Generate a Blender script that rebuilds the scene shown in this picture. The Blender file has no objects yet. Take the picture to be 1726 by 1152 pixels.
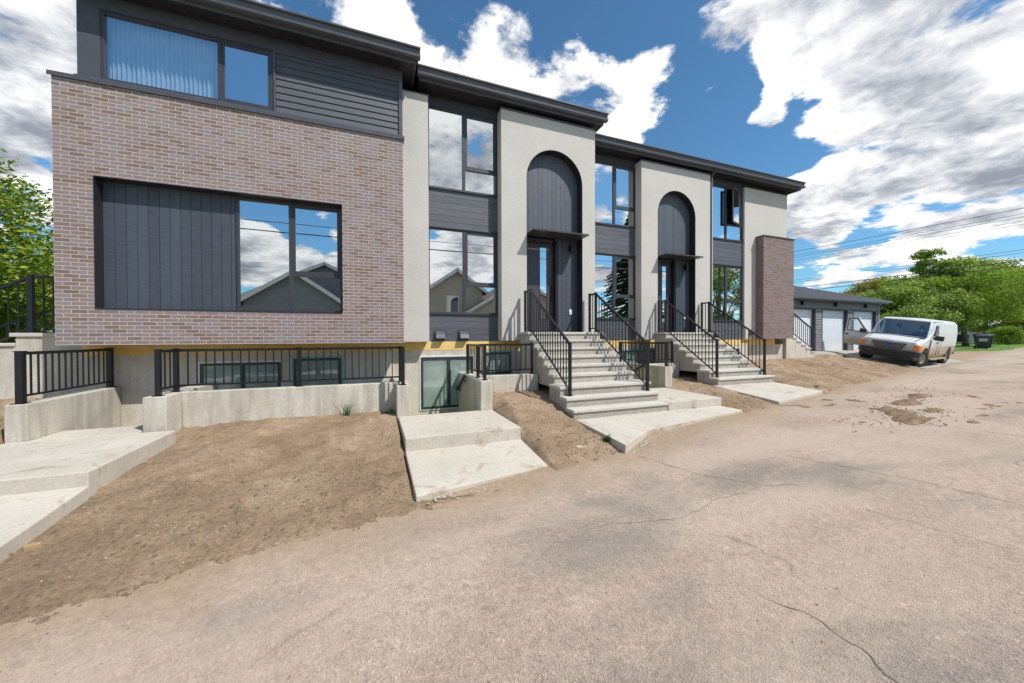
SUN_E, SKY_S, CLOUD, EXPO = 2.0, 0.15, 0.63, 1.25
SKY_TINT = (0.24, 0.375, 0.41)
BLOBS = [(-0.067, 0.777, 0.626, 9, 0.14), (0.088, 0.782, 0.618, 7, 0.12), (0.264, 0.724, 0.637, 6, 0.14), (-0.486, 0.748, 0.452, 10, 0.1), (-0.512, 0.805, 0.298, 8, 0.12), (-0.475, 0.779, 0.409, 14, 0.12), (0.206, 0.750, 0.628, 14, 0.12), (0.492, 0.668, 0.558, 10, 0.22), (0.383, 0.660, 0.647, 5, -0.15), (0.535, 0.565, 0.628, 4, -0.2), (0.651, 0.594, 0.472, 8, -0.2), (0.690, 0.509, 0.514, 4, -0.15), (0.612, 0.674, 0.413, 5, -0.2), (0.756, 0.512, 0.407, 7, -0.2), (0.483, 0.598, 0.639, 6, -0.25), (0.785, 0.371, 0.497, 12, 0.14), (0.837, 0.285, 0.466, 14, 0.12), (0.737, 0.505, 0.450, 3, 0.28), (0.679, 0.450, 0.579, 9, 0.22), (0.778, 0.392, 0.490, 9, 0.15), (0.665, 0.554, 0.502, 2.5, 0.28), (0.892, 0.402, 0.207, 3, -0.3), (0.902, 0.251, 0.351, 9, 0.16), (0.845, 0.454, 0.282, 5, 0.25), (0.813, 0.501, 0.295, 3, 0.2), (0.909, 0.336, 0.248, 3, -0.15), (0.859, 0.432, 0.276, 8, 0.1), (0.899, 0.305, 0.314, 10, 0.1), (0.905, 0.381, 0.186, 8, 0.12), (0.944, 0.286, 0.165, 12, 0.12), (0.073, 0.749, 0.658, 5, -0.14), (0.780, 0.470, 0.413, 5, -0.15), (0.741, 0.409, 0.533, 6, 0.1), (0.851, 0.468, 0.240, 4, 0.1), (0.510, 0.765, 0.393, 6, 0.12), (-0.333, -0.813, 0.479, 16, -0.28), (-0.216, -0.832, 0.512, 12, -0.25), (-0.184, -0.956, 0.231, 6, -0.2), (-0.197, -0.964, 0.178, 6, 0.3), (-0.127, -0.977, 0.171, 7, 0.3), (-0.238, -0.948, 0.210, 4, 0.25), (-0.112, -0.958, 0.266, 6, -0.22), (0.206, -0.858, 0.470, 10, 0.14), (0.179, -0.952, 0.249, 5, -0.2), (0.211, -0.952, 0.221, 7, 0.3), (0.254, -0.930, 0.266, 6, 0.25), (0.560, -0.750, 0.351, 9, 0.1), (0.751, -0.602, 0.269, 8, -0.25), (0.774, -0.591, 0.228, 4, 0.14), (0.573, -0.805, 0.155, 8, 0.1), (0.1, 0.32, 0.94, 13, 0.2), (-0.1, 0.1, 0.99, 10, -0.1), ]
import bpy, bmesh, math, random
from mathutils import Vector, Matrix, noise as mnoise
random.seed(7)
C = bpy.context.scene.collection
PI = math.pi
R = math.radians
OFF = {}

# ------------------------------------------------------------------ helpers
def link(o, parent=None):
    C.objects.link(o)
    if parent is not None:
        o.parent = parent
    return o

def tag(o, label=None, cat=None, group=None, kind=None):
    if label: o['label'] = label
    if cat: o['category'] = cat
    if group: o['group'] = group
    if kind: o['kind'] = kind
    return o

def thing(name, label, cat, loc=(0, 0, 0), group=None, rot=None):
    o = bpy.data.objects.new(name, None)
    o.empty_display_size = 0.2
    C.objects.link(o)
    o.location = loc
    if rot is not None:
        o.rotation_euler = rot
    OFF[o.name] = Vector(loc)
    return tag(o, label, cat, group)

class MB:
    def __init__(s):
        s.v = []; s.f = []; s.m = []; s.mi = 0
    def add(s, vs, fs):
        n = len(s.v)
        s.v += [tuple(p) for p in vs]
        for f in fs:
            s.f.append(tuple(i + n for i in f)); s.m.append(s.mi)
        return s
    def box(s, x0, x1, y0, y1, z0, z1):
        return s.add([(x0, y0, z0), (x1, y0, z0), (x1, y1, z0), (x0, y1, z0), (x0, y0, z1), (x1, y0, z1), (x1, y1, z1), (x0, y1, z1)],
                     [(0, 3, 2, 1), (4, 5, 6, 7), (0, 1, 5, 4), (1, 2, 6, 5), (2, 3, 7, 6), (3, 0, 4, 7)])
    def hexa(s, b, t):            # bottom 4, top 4 (both counter-clockwise from above)
        return s.add(list(b) + list(t), [(0, 3, 2, 1), (4, 5, 6, 7), (0, 1, 5, 4), (1, 2, 6, 5), (2, 3, 7, 6), (3, 0, 4, 7)])
    def bar(s, p, q, w, h, up=(0, 0, 1)):
        p = Vector(p); q = Vector(q); d = (q - p)
        if d.length < 1e-6: return s
        d.normalize(); u = Vector(up)
        if abs(d.dot(u)) > 0.999: u = Vector((0, 1, 0))
        r = d.cross(u).normalized(); u = r.cross(d).normalized()
        r = r * (w / 2); u = u * (h / 2)
        return s.add([p - r - u, p + r - u, p + r + u, p - r + u, q - r - u, q + r - u, q + r + u, q - r + u],
                     [(0, 1, 2, 3), (7, 6, 5, 4), (0, 4, 5, 1), (1, 5, 6, 2), (2, 6, 7, 3), (3, 7, 4, 0)])
    def tube(s, pts, rad, n=8, cap=True):
        pts = [Vector(p) for p in pts]
        rad = rad if isinstance(rad, (list, tuple)) else [rad] * len(pts)
        base = len(s.v); prev = None
        for i, p in enumerate(pts):
            d = (pts[min(i + 1, len(pts) - 1)] - pts[max(i - 1, 0)]).normalized()
            a = Vector((0, 0, 1)) if abs(d.z) < 0.95 else Vector((1, 0, 0))
            if prev is not None: a = prev
            r = (a - d * a.dot(d)).normalized(); u = d.cross(r); prev = r
            for k in range(n):
                t = 2 * PI * k / n
                s.v.append(tuple(p + (r * math.cos(t) + u * math.sin(t)) * rad[i]))
        for i in range(len(pts) - 1):
            for k in range(n):
                a = base + i * n + k; b = base + i * n + (k + 1) % n
                s.f.append((a, b, b + n, a + n)); s.m.append(s.mi)
        if cap:
            s.f.append(tuple(base + k for k in reversed(range(n)))); s.m.append(s.mi)
            e = base + (len(pts) - 1) * n
            s.f.append(tuple(e + k for k in range(n))); s.m.append(s.mi)
        return s
    def prism(s, poly, axis, a0, a1):
        # poly in the two other axes; axis 'x': poly=(y,z); 'y': (x,z); 'z': (x,y)
        n = len(poly)
        def P(u, v, a):
            return (a, u, v) if axis == 'x' else ((u, a, v) if axis == 'y' else (u, v, a))
        vs = [P(u, v, a0) for u, v in poly] + [P(u, v, a1) for u, v in poly]
        fs = [tuple(range(n)), tuple(reversed(range(n, 2 * n)))]
        fs += [(i, i + n, (i + 1) % n + n, (i + 1) % n) for i in range(n)]
        return s.add(vs, fs)
    def lathe(s, prof, c=(0, 0, 0), n=24, axis='z'):
        base = len(s.v)
        for r, h in prof:
            for k in range(n):
                t = 2 * PI * k / n
                a, b = r * math.cos(t), r * math.sin(t)
                q = (a, b, h) if axis == 'z' else ((a, h, b) if axis == 'y' else (h, a, b))
                s.v.append((q[0] + c[0], q[1] + c[1], q[2] + c[2]))
        for i in range(len(prof) - 1):
            for k in range(n):
                a = base + i * n + k; b = base + i * n + (k + 1) % n
                s.f.append((a, b, b + n, a + n)); s.m.append(s.mi)
        return s
    def build(s, name, mats, parent=None, local=False, smooth=False, bevel=0, fix=True):
        me = bpy.data.meshes.new(name)
        off = Vector((0, 0, 0))
        if parent is not None and not local:
            off = OFF.get(parent.name, Vector((0, 0, 0)))
        vs = [(p[0] - off.x, p[1] - off.y, p[2] - off.z) for p in s.v]
        me.from_pydata(vs, [], s.f)
        if not isinstance(mats, (list, tuple)): mats = [mats]
        for m in mats: me.materials.append(m)
        if len(mats) > 1: me.polygons.foreach_set('material_index', s.m)
        if fix:
            bm = bmesh.new(); bm.from_mesh(me)
            bmesh.ops.recalc_face_normals(bm, faces=bm.faces)
            bm.to_mesh(me); bm.free()
        if smooth:
            me.polygons.foreach_set('use_smooth', [True] * len(me.polygons))
        me.update()
        o = bpy.data.objects.new(name, me)
        link(o, parent)
        OFF[o.name] = off.copy()
        if bevel:
            b = o.modifiers.new('bevel', 'BEVEL'); b.width = bevel; b.segments = 2; b.limit_method = 'ANGLE'; b.angle_limit = R(40)
            b.harden_normals = False
        return o

# ------------------------------------------------------------------ materials
def new_mat(name):
    m = bpy.data.materials.new(name); m.use_nodes = True
    nt = m.node_tree; nt.nodes.clear()
    out = nt.nodes.new('ShaderNodeOutputMaterial')
    b = nt.nodes.new('ShaderNodeBsdfPrincipled')
    nt.links.new(b.outputs[0], out.inputs[0])
    return m, nt, b, out

def N(nt, t, **kw):
    n = nt.nodes.new(t)
    for k, v in kw.items():
        if k.startswith('i_'):
            n.inputs[k[2:].replace('_', ' ')].default_value = v
        else:
            setattr(n, k, v)
    return n

def L(nt, a, b): nt.links.new(a, b)

def ramp(nt, fac, stops, interp='LINEAR'):
    r = nt.nodes.new('ShaderNodeValToRGB'); r.color_ramp.interpolation = interp
    e = r.color_ramp.elements
    while len(e) < len(stops): e.new(0.5)
    for i, (p, c) in enumerate(stops):
        e[i].position = p
        e[i].color = (c[0], c[1], c[2], 1) if isinstance(c, (tuple, list)) else (c, c, c, 1)
    if fac is not None: L(nt, fac, r.inputs[0])
    return r

def coords(nt, world=False, scale=None):
    if world:
        g = N(nt, 'ShaderNodeNewGeometry'); o = g.outputs['Position']
    else:
        g = N(nt, 'ShaderNodeTexCoord'); o = g.outputs['Object']
    if scale:
        mp = N(nt, 'ShaderNodeMapping'); mp.inputs['Scale'].default_value = scale
        L(nt, o, mp.inputs['Vector']); o = mp.outputs[0]
    return o

def noise(nt, vec, scale, detail=4, rough=0.55, dist=0.0):
    n = N(nt, 'ShaderNodeTexNoise'); n.inputs['Scale'].default_value = scale; n.inputs['Detail'].default_value = detail
    n.inputs['Roughness'].default_value = rough; n.inputs['Distortion'].default_value = dist
    L(nt, vec, n.inputs['Vector']); return n.outputs['Fac']

def mix(nt, fac, a, b, mode='MIX'):
    m = N(nt, 'ShaderNodeMix'); m.data_type = 'RGBA'; m.blend_type = mode
    for k, v in ((0, fac), (6, a), (7, b)):
        if hasattr(v, 'is_output'): L(nt, v, m.inputs[k])
        else: m.inputs[k].default_value = v if k == 0 else (v[0], v[1], v[2], 1)
    return m.outputs[2]

def bump(nt, b, h, strength=0.3, dist=0.01):
    n = N(nt, 'ShaderNodeBump'); n.inputs['Strength'].default_value = strength; n.inputs['Distance'].default_value = dist
    L(nt, h, n.inputs['Height']); L(nt, n.outputs[0], b.inputs['Normal']); return n

def math_(nt, op, a, b=None, clamp=False):
    m = N(nt, 'ShaderNodeMath'); m.operation = op; m.use_clamp = clamp
    for i, v in enumerate((a, b)):
        if v is None: continue
        if hasattr(v, 'is_output'): L(nt, v, m.inputs[i])
        else: m.inputs[i].default_value = v
    return m.outputs[0]

def pm(name, c1, c2, scale=5.0, rough=0.7, bmp=0.0, bscale=60.0, metallic=0.0, stretch=None, spec=0.5, bdist=0.005, world=False, detail=5):
    m, nt, b, out = new_mat(name)
    co = coords(nt, world, stretch)
    r = ramp(nt, noise(nt, co, scale, detail), [(0.3, c1), (0.7, c2)])
    L(nt, r.outputs[0], b.inputs['Base Color'])
    b.inputs['Roughness'].default_value = rough; b.inputs['Metallic'].default_value = metallic
    b.inputs['Specular IOR Level'].default_value = spec
    if bmp: bump(nt, b, noise(nt, co, bscale, 4), bmp, bdist)
    return m

M = {}
def mats():
    M['black'] = pm('black_metal', (0.006, 0.006, 0.008), (0.011, 0.011, 0.014), 8, 0.38)
    M['frame'] = pm('window_frame_dark', (0.036, 0.036, 0.045), (0.046, 0.046, 0.056), 6, 0.42)
    M['frame_black'] = pm('reveal_metal', (0.018, 0.017, 0.023), (0.026, 0.025, 0.032), 6, 0.4)
    M['gutter'] = pm('gutter_metal', (0.07, 0.07, 0.085), (0.09, 0.09, 0.105), 5, 0.35)
    M['soffit'] = pm('soffit_metal', (0.02, 0.02, 0.025), (0.028, 0.028, 0.034), 5, 0.5)
    M['panel'] = pm('smooth_panel', (0.055, 0.056, 0.075), (0.068, 0.069, 0.09), 4, 0.6, 0.15, 150)
    M['lap'] = pm('lap_siding', (0.064, 0.07, 0.083), (0.082, 0.09, 0.104), 3, 0.55, 0.25, 90, stretch=(1, 1, 6))
    M['roof'] = pm('shingles', (0.02, 0.021, 0.027), (0.06, 0.062, 0.075), 30, 0.9, 0.5, 80)
    M['foam'] = pm('insulation_band', (0.74, 0.48, 0.14), (0.85, 0.6, 0.24), 4, 0.8, 0.2, 40)
    M['white'] = pm('white_trim', (0.72, 0.72, 0.72), (0.8, 0.8, 0.79), 5, 0.5)
    M['whitedoor'] = pm('garage_door_white', (0.7, 0.73, 0.78), (0.76, 0.78, 0.82), 3, 0.45)
    M['teal'] = pm('window_wrap_teal', (0.12, 0.38, 0.38), (0.2, 0.5, 0.48), 5, 0.6)
    M['gsid'] = pm('garage_siding', (0.19, 0.19, 0.19), (0.23, 0.23, 0.23), 4, 0.6)
    M['gdark'] = pm('garage_dark', (0.045, 0.047, 0.06), (0.055, 0.057, 0.07), 4, 0.6)
    M['curtain'] = pm('curtain_cloth', (0.42, 0.52, 0.62), (0.52, 0.62, 0.72), 3, 0.9)
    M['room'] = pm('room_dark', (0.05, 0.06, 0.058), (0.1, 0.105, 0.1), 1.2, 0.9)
    M['room_pale'] = pm('basement_room', (0.3, 0.34, 0.31), (0.52, 0.56, 0.52), 2.2, 0.9)
    M['grillebar'] = pm('grille_bar', (0.2, 0.2, 0.21), (0.26, 0.26, 0.27), 12, 0.4)
    M['moist'] = pm('moist_soil', (0.14, 0.098, 0.06), (0.3, 0.22, 0.145), 5, 0.97, 0.9, 16, bdist=0.05, world=True, detail=8, spec=.1)
    M['crack'] = pm('crack_fill', (0.15, 0.12, 0.097), (0.22, 0.18, 0.145), 8, 0.95)
    M['rust'] = pm('canopy_plate', (0.03, 0.028, 0.03), (0.05, 0.046, 0.044), 6, 0.4)
    M['soil_clod'] = pm('clod', (0.12, 0.085, 0.055), (0.2, 0.14, 0.09), 20, 0.95, 0.5, 40)
    M['stone'] = pm('pebble', (0.3, 0.26, 0.21), (0.55, 0.5, 0.43), 12, 0.9)
    M['pebdark'] = pm('pebble_dark', (0.1, 0.09, 0.08), (0.22, 0.19, 0.16), 12, 0.9)
    M['wood'] = pm('scrap_wood', (0.3, 0.2, 0.1), (0.45, 0.31, 0.17), 10, 0.8, stretch=(1, 8, 1))
    M['card'] = pm('cardboard', (0.5, 0.4, 0.28), (0.6, 0.49, 0.36), 10, 0.85)
    M['red'] = pm('red_scrap', (0.5, 0.08, 0.06), (0.6, 0.12, 0.09), 10, 0.7)
    M['plastic'] = pm('dark_plastic', (0.014, 0.015, 0.02), (0.024, 0.025, 0.031), 10, 0.5)
    M['binblack'] = pm('bin_plastic', (0.012, 0.014, 0.026), (0.02, 0.022, 0.036), 8, 0.45)
    M['bingreen'] = pm('bin_green', (0.02, 0.1, 0.045), (0.03, 0.14, 0.06), 8, 0.5)
    M['label'] = pm('bin_panel', (0.35, 0.37, 0.4), (0.45, 0.47, 0.5), 12, 0.6)
    M['rubber'] = pm('tyre_rubber', (0.012, 0.012, 0.012), (0.035, 0.03, 0.026), 10, 0.85, 0.3, 60)
    M['rim'] = pm('wheel_steel', (0.3, 0.27, 0.23), (0.45, 0.41, 0.36), 12, 0.45, metallic=0.5)
    M['orange'] = pm('turn_lens', (0.75, 0.17, 0.02), (0.85, 0.22, 0.03), 10, 0.25)
    M['lens'] = pm('headlight_lens', (0.22, 0.23, 0.25), (0.6, 0.62, 0.65), 9, 0.1)
    M['blue'] = pm('badge_blue', (0.03, 0.08, 0.3), (0.04, 0.1, 0.36), 10, 0.35)
    M['skin'] = pm('skin', (0.6, 0.37, 0.27), (0.66, 0.42, 0.31), 9, 0.55)
    M['hair'] = pm('hair', (0.03, 0.02, 0.014), (0.07, 0.045, 0.03), 60, 0.6)
    M['shirtb'] = pm('shirt_navy', (0.03, 0.04, 0.07), (0.045, 0.055, 0.09), 15, 0.9)
    M['shirtg'] = pm('shirt_grey', (0.2, 0.2, 0.2), (0.26, 0.26, 0.26), 15, 0.9)
    M['seat'] = pm('seat_cloth', (0.2, 0.21, 0.22), (0.28, 0.29, 0.3), 30, 0.9)
    M['silver'] = pm('car_silver', (0.45, 0.47, 0.5), (0.52, 0.54, 0.57), 3, 0.3, metallic=0.3)
    M['bark'] = pm('bark', (0.1, 0.07, 0.05), (0.24, 0.17, 0.12), 8, 0.95, 0.8, 30, stretch=(1, 1, 0.25), bdist=0.03)
    M['polewood'] = pm('pole_wood', (0.12, 0.09, 0.065), (0.2, 0.15, 0.11), 8, 0.9, stretch=(1, 1, 0.1))
    M['wire'] = pm('cable', (0.015, 0.015, 0.018), (0.03, 0.03, 0.033), 3, 0.6)
    M['fence'] = pm('white_fence', (0.6, 0.62, 0.64), (0.7, 0.72, 0.74), 3, 0.7)
    M['beige'] = pm('beige_siding', (0.46, 0.42, 0.33), (0.52, 0.47, 0.38), 3, 0.7)
    M['greysid'] = pm('grey_siding', (0.2, 0.22, 0.225), (0.26, 0.28, 0.285), 3, 0.7)
    M['brownroof'] = pm('brown_shingles', (0.09, 0.07, 0.055), (0.16, 0.125, 0.1), 25, 0.9)
    M['lamp_off'] = pm('lamp_glass', (0.25, 0.25, 0.25), (0.35, 0.35, 0.35), 10, 0.3)

    # ---- glass: strong mirror-like coated pane
    def glass(name, refl, tint, rough=0.0):
        m, nt, b, out = new_mat(name); nt.nodes.remove(b)
        g = N(nt, 'ShaderNodeBsdfGlossy'); g.inputs['Roughness'].default_value = rough; g.inputs['Color'].default_value = (0.93, 0.97, 1, 1)
        t = N(nt, 'ShaderNodeBsdfTransparent'); t.inputs['Color'].default_value = (*tint, 1)
        fr = N(nt, 'ShaderNodeFresnel'); fr.inputs['IOR'].default_value = 1.6
        f = math_(nt, 'ADD', math_(nt, 'MULTIPLY', fr.outputs[0], 1.0 - refl), refl, True)
        gb = N(nt, 'ShaderNodeNewGeometry'); f = math_(nt, 'MULTIPLY', f, math_(nt, 'SUBTRACT', 1.0, gb.outputs['Backfacing']))
        ms = N(nt, 'ShaderNodeMixShader'); L(nt, f, ms.inputs[0]); L(nt, t.outputs[0], ms.inputs[1]); L(nt, g.outputs[0], ms.inputs[2])
        co = coords(nt)
        bn = N(nt, 'ShaderNodeBump'); bn.inputs['Strength'].default_value = 0.05; bn.inputs['Distance'].default_value = 0.004
        L(nt, noise(nt, co, 2.0, 1), bn.inputs['Height']); L(nt, bn.outputs[0], g.inputs['Normal'])
        L(nt, ms.outputs[0], out.inputs[0]); return m
    M['glass'] = glass('window_glass', 0.62, (0.55, 0.62, 0.62))
    M['glass_cur'] = glass('window_glass_clear', 0.4, (0.97, 0.985, 1.0))
    M['glass_low'] = glass('basement_glass', 0.13, (0.93, 0.97, 0.96))
    M['carglass'] = glass('car_glass', 0.17, (0.93, 0.96, 0.98))

    # ---- stucco
    m, nt, b, out = new_mat('stucco'); co = coords(nt, True)
    big = noise(nt, co, 0.8, 4); 
    r = ramp(nt, big, [(0.3, (0.535, 0.497, 0.457)), (0.7, (0.60, 0.562, 0.52))])
    sp = ramp(nt, noise(nt, co, 70, 3), [(0.35, 0.86), (0.65, 1.04)])
    L(nt, mix(nt, 1.0, r.outputs[0], sp.outputs[0], 'MULTIPLY'), b.inputs['Base Color']); b.inputs['Roughness'].default_value = 0.92
    bump(nt, b, noise(nt, co, 160, 5, 0.7), 0.55, 0.004); M['stucco'] = m

    # ---- brick (world metres; x+y so that both wall directions work)
    def brick(name, cols, mortar):
        m, nt, b, out = new_mat(name); co = coords(nt, True)
        s = N(nt, 'ShaderNodeSeparateXYZ'); L(nt, co, s.inputs[0])
        c = N(nt, 'ShaderNodeCombineXYZ')
        L(nt, math_(nt, 'ADD', s.outputs[0], s.outputs[1]), c.inputs[0]); L(nt, s.outputs[2], c.inputs[1])
        # wobble the joints a little
        wb = N(nt, 'ShaderNodeTexNoise'); wb.inputs['Scale'].default_value = 9; L(nt, co, wb.inputs['Vector'])
        sub = N(nt, 'ShaderNodeVectorMath'); sub.operation = 'SUBTRACT'; L(nt, wb.outputs['Color'], sub.inputs[0]); sub.inputs[1].default_value = (0.5, 0.5, 0.5)
        sc = N(nt, 'ShaderNodeVectorMath'); sc.operation = 'SCALE'; L(nt, sub.outputs[0], sc.inputs[0]); sc.inputs['Scale'].default_value = 0.008
        ad = N(nt, 'ShaderNodeVectorMath'); ad.operation = 'ADD'; L(nt, c.outputs[0], ad.inputs[0]); L(nt, sc.outputs[0], ad.inputs[1])
        t = N(nt, 'ShaderNodeTexBrick'); t.offset = 0.5; t.squash = 1.0
        L(nt, ad.outputs[0], t.inputs['Vector'])
        t.inputs['Color1'].default_value = (0, 0, 0, 1); t.inputs['Color2'].default_value = (1, 1, 1, 1); t.inputs['Mortar'].default_value = (0.5, 0.5, 0.5, 1)
        t.inputs['Scale'].default_value = 1.0; t.inputs['Mortar Size'].default_value = 0.0052; t.inputs['Mortar Smooth'].default_value = 0.12
        t.inputs['Bias'].default_value = 0.0; t.inputs['Brick Width'].default_value = 0.206; t.inputs['Row Height'].default_value = 0.0672
        cols = [(c[0] * 1.05, c[1] * .97, c[2] * .94) for c in cols]; n = len(cols)
        rr = ramp(nt, t.outputs['Color'], [(i / n, cc) for i, cc in enumerate(cols)], 'CONSTANT')
        fine = ramp(nt, noise(nt, co, 55, 4, 0.7), [(0.3, 0.86), (0.7, 1.12)])
        base = mix(nt, 1.0, rr.outputs[0], fine.outputs[0], 'MULTIPLY')
        mo = ramp(nt, noise(nt, co, 3, 4), [(0.3, [k * 0.85 for k in mortar]), (0.7, mortar)])
        L(nt, mix(nt, t.outputs['Fac'], base, mo.outputs[0]), b.inputs['Base Color'])
        b.inputs['Roughness'].default_value = 0.82
        h = math_(nt, 'SUBTRACT', math_(nt, 'MULTIPLY', noise(nt, co, 90, 3), 0.25), t.outputs['Fac'])
        bump(nt, b, h, 0.6, 0.008); return m
    bc = [(0.235, 0.185, 0.185), (0.19, 0.145, 0.13), (0.26, 0.215, 0.215), (0.215, 0.2, 0.225), (0.245, 0.205, 0.205), (0.17, 0.105, 0.08), (0.24, 0.2, 0.195), (0.235, 0.195, 0.215), (0.205, 0.165, 0.16), (0.23, 0.235, 0.265), (0.26, 0.2, 0.185), (0.16, 0.115, 0.095)]
    av = [sum(c[k] for c in bc) / len(bc) for k in range(3)]; bc = [tuple(c[k] * .66 + av[k] * .34 for k in range(3)) for c in bc]
    M['brick'] = brick('brick_wall', bc, (0.58, 0.5, 0.44))
    M['brick2'] = brick('brick_pillar', [(c[0] * 0.82, c[1] * 0.74, c[2] * 0.72) for c in bc], (0.4, 0.34, 0.3))

    # ---- wood grain cladding boards (per-board tone)
    def boards(name, c1, c2, stretch):
        m, nt, b, out = new_mat(name); co = coords(nt, False, stretch)
        g = N(nt, 'ShaderNodeNewGeometry')
        gr = noise(nt, co, 6, 7, 0.7, 0.9)
        r = ramp(nt, gr, [(0.25, c1), (0.75, c2)])
        tone = ramp(nt, g.outputs['Random Per Island'], [(0, 0.88), (1, 1.12)])
        L(nt, mix(nt, 1.0, r.outputs[0], tone.outputs[0], 'MULTIPLY'), b.inputs['Base Color']); b.inputs['Roughness'].default_value = 0.5
        bump(nt, b, noise(nt, co, 14, 6, 0.7, 1.2), 0.6, 0.006); return m
    M['vboard'] = boards('vertical_boards', (0.04, 0.049, 0.066), (0.07, 0.083, 0.106), (1.2, 1.2, 5.0))
    M['vboard2'] = boards('arch_boards', (0.058, 0.066, 0.082), (0.095, 0.106, 0.128), (3.0, 3.0, 1.0))
    M['hboard'] = boards('horizontal_boards', (0.055, 0.058, 0.07), (0.13, 0.135, 0.155), (0.5, 1, 7))
    M['door'] = pm('door_paint', (0.055, 0.05, 0.062), (0.068, 0.062, 0.075), 3, 0.42)

    # ---- concrete
    def concrete(name, a, c, stain, streak=True, sand=0.0):
        m, nt, b, out = new_mat(name); co = coords(nt, True)
        r = ramp(nt, noise(nt, co, 1.3, 6, 0.62), [(0.28, a), (0.7, c)])
        col = r.outputs[0]
        if streak:
            mp = N(nt, 'ShaderNodeMapping'); mp.inputs['Scale'].default_value = (5, 5, 0.55); L(nt, co, mp.inputs['Vector'])
            st = ramp(nt, noise(nt, mp.outputs[0], 1.4, 5, 0.6), [(0.43, 0.0), (0.68, 0.68)])
            col = mix(nt, st.outputs[0], col, stain)
        fine = ramp(nt, noise(nt, co, 34, 5, 0.7), [(0.3, 0.86), (0.7, 1.08)])
        col = mix(nt, 1.0, col, fine.outputs[0], 'MULTIPLY')
        spl = ramp(nt, noise(nt, co, 3.5, 7, .75, .5), [(0.5, 0.0), (0.7, 0.55)]); zz = N(nt, 'ShaderNodeSeparateXYZ'); L(nt, co, zz.inputs[0])
        if streak:
            lowm = ramp(nt, math_(nt, 'ADD', math_(nt, 'MULTIPLY', zz.outputs[2], 1.0), math_(nt, 'MULTIPLY', noise(nt, co, 2.2, 5, .7), .5)), [(0.25, 1.0), (0.6, 0.12)])
            col = mix(nt, math_(nt, 'MULTIPLY', spl.outputs[0], lowm.outputs[0]), col, (0.3, 0.215, 0.145))
        if sand:
            sd = ramp(nt, noise(nt, co, 2.6, 6, 0.75, 0.6), [(0.54, 0.0), (0.66, sand)])
            col = mix(nt, sd.outputs[0], col, (0.33, 0.235, 0.16))
        L(nt, col, b.inputs['Base Color']); b.inputs['Roughness'].default_value = 0.88
        pits = ramp(nt, noise(nt, co, 45, 2), [(0.2, 0.0), (0.32, 1.0)])
        bump(nt, b, math_(nt, 'ADD', pits.outputs[0], noise(nt, co, 120, 4)), 0.25, 0.006); return m
    M['conc_wall'] = concrete('concrete_wall', (0.46, 0.42, 0.345), (0.64, 0.6, 0.53), (0.33, 0.295, 0.235))
    M['conc_slab'] = concrete('concrete_slab', (0.47, 0.425, 0.355), (0.58, 0.53, 0.455), (0.4, 0.35, 0.28), False, 0.75)
    M['conc_step'] = concrete('concrete_step', (0.40, 0.37, 0.33), (0.48, 0.45, 0.40), (0.34, 0.31, 0.26), True, 0.25)
    M['conc_tread'] = concrete('concrete_tread', (0.5, 0.47, 0.42), (0.59, 0.56, 0.5), (0.4, 0.37, 0.32), False, 0.3)
    M['conc_found'] = concrete('concrete_foundation', (0.54, 0.485, 0.4), (0.68, 0.625, 0.54), (0.42, 0.37, 0.3))
    M['conc_low'] = concrete('concrete_block', (0.33, 0.31, 0.275), (0.42, 0.395, 0.35), (0.27, 0.245, 0.21))

    # ---- dirt
    m, nt, b, out = new_mat('dirt'); co = coords(nt, True)
    r = ramp(nt, noise(nt, co, 1.1, 7, 0.66, 0.4), [(0.25, (0.23, 0.158, 0.1)), (0.5, (0.335, 0.238, 0.153)), (0.72, (0.455, 0.34, 0.236))])
    fine = ramp(nt, noise(nt, co, 28, 7, 0.75), [(0.28, 0.5), (0.5, 0.98), (0.72, 1.35)])
    col = mix(nt, 1.0, r.outputs[0], fine.outputs[0], 'MULTIPLY')
    mp = N(nt, 'ShaderNodeMapping'); mp.inputs['Scale'].default_value = (1.0, 2.6, 1); mp.inputs['Rotation'].default_value = (0, 0, 0.5); L(nt, co, mp.inputs['Vector'])
    dk = ramp(nt, noise(nt, mp.outputs[0], 7, 6, 0.72, 1.0), [(0.64, 0.0), (0.72, 0.7)])
    col = mix(nt, dk.outputs[0], col, (0.085, 0.058, 0.038))
    lt = ramp(nt, noise(nt, mp.outputs[0], 2.3, 6, 0.7, 1.4), [(0.6, 0.0), (0.74, 0.55)])
    col = mix(nt, lt.outputs[0], col, (0.43, 0.34, 0.26))
    L(nt, col, b.inputs['Base Color']); b.inputs['Roughness'].default_value = 0.97; b.inputs['Specular IOR Level'].default_value = 0.15
    bump(nt, b, math_(nt, 'ADD', noise(nt, co, 22, 8, 0.8), math_(nt, 'MULTIPLY', noise(nt, co, 6, 7, .7), 1.4)), 0.75, 0.045); M['dirt'] = m

    # ---- asphalt with dust
    m, nt, b, out = new_mat('asphalt'); co = coords(nt, True)
    vor = N(nt, 'ShaderNodeTexVoronoi'); vor.inputs['Scale'].default_value = 85; L(nt, co, vor.inputs['Vector'])
    ag = ramp(nt, vor.outputs['Color'], [(0.0, 0.62), (0.35, 0.9), (0.8, 1.06), (1.0, 1.42)])
    f2 = ramp(nt, noise(nt, co, 14, 6, 0.72), [(0.3, 0.8), (0.7, 1.15)])
    base = ramp(nt, noise(nt, co, 0.55, 5, 0.6, 0.5), [(0.3, (0.37, 0.288, 0.226)), (0.55, (0.46, 0.362, 0.287)), (0.75, (0.50, 0.398, 0.318))])
    col = mix(nt, 1.0, base.outputs[0], ag.outputs[0], 'MULTIPLY')
    col = mix(nt, 1.0, col, f2.outputs[0], 'MULTIPLY')
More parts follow.
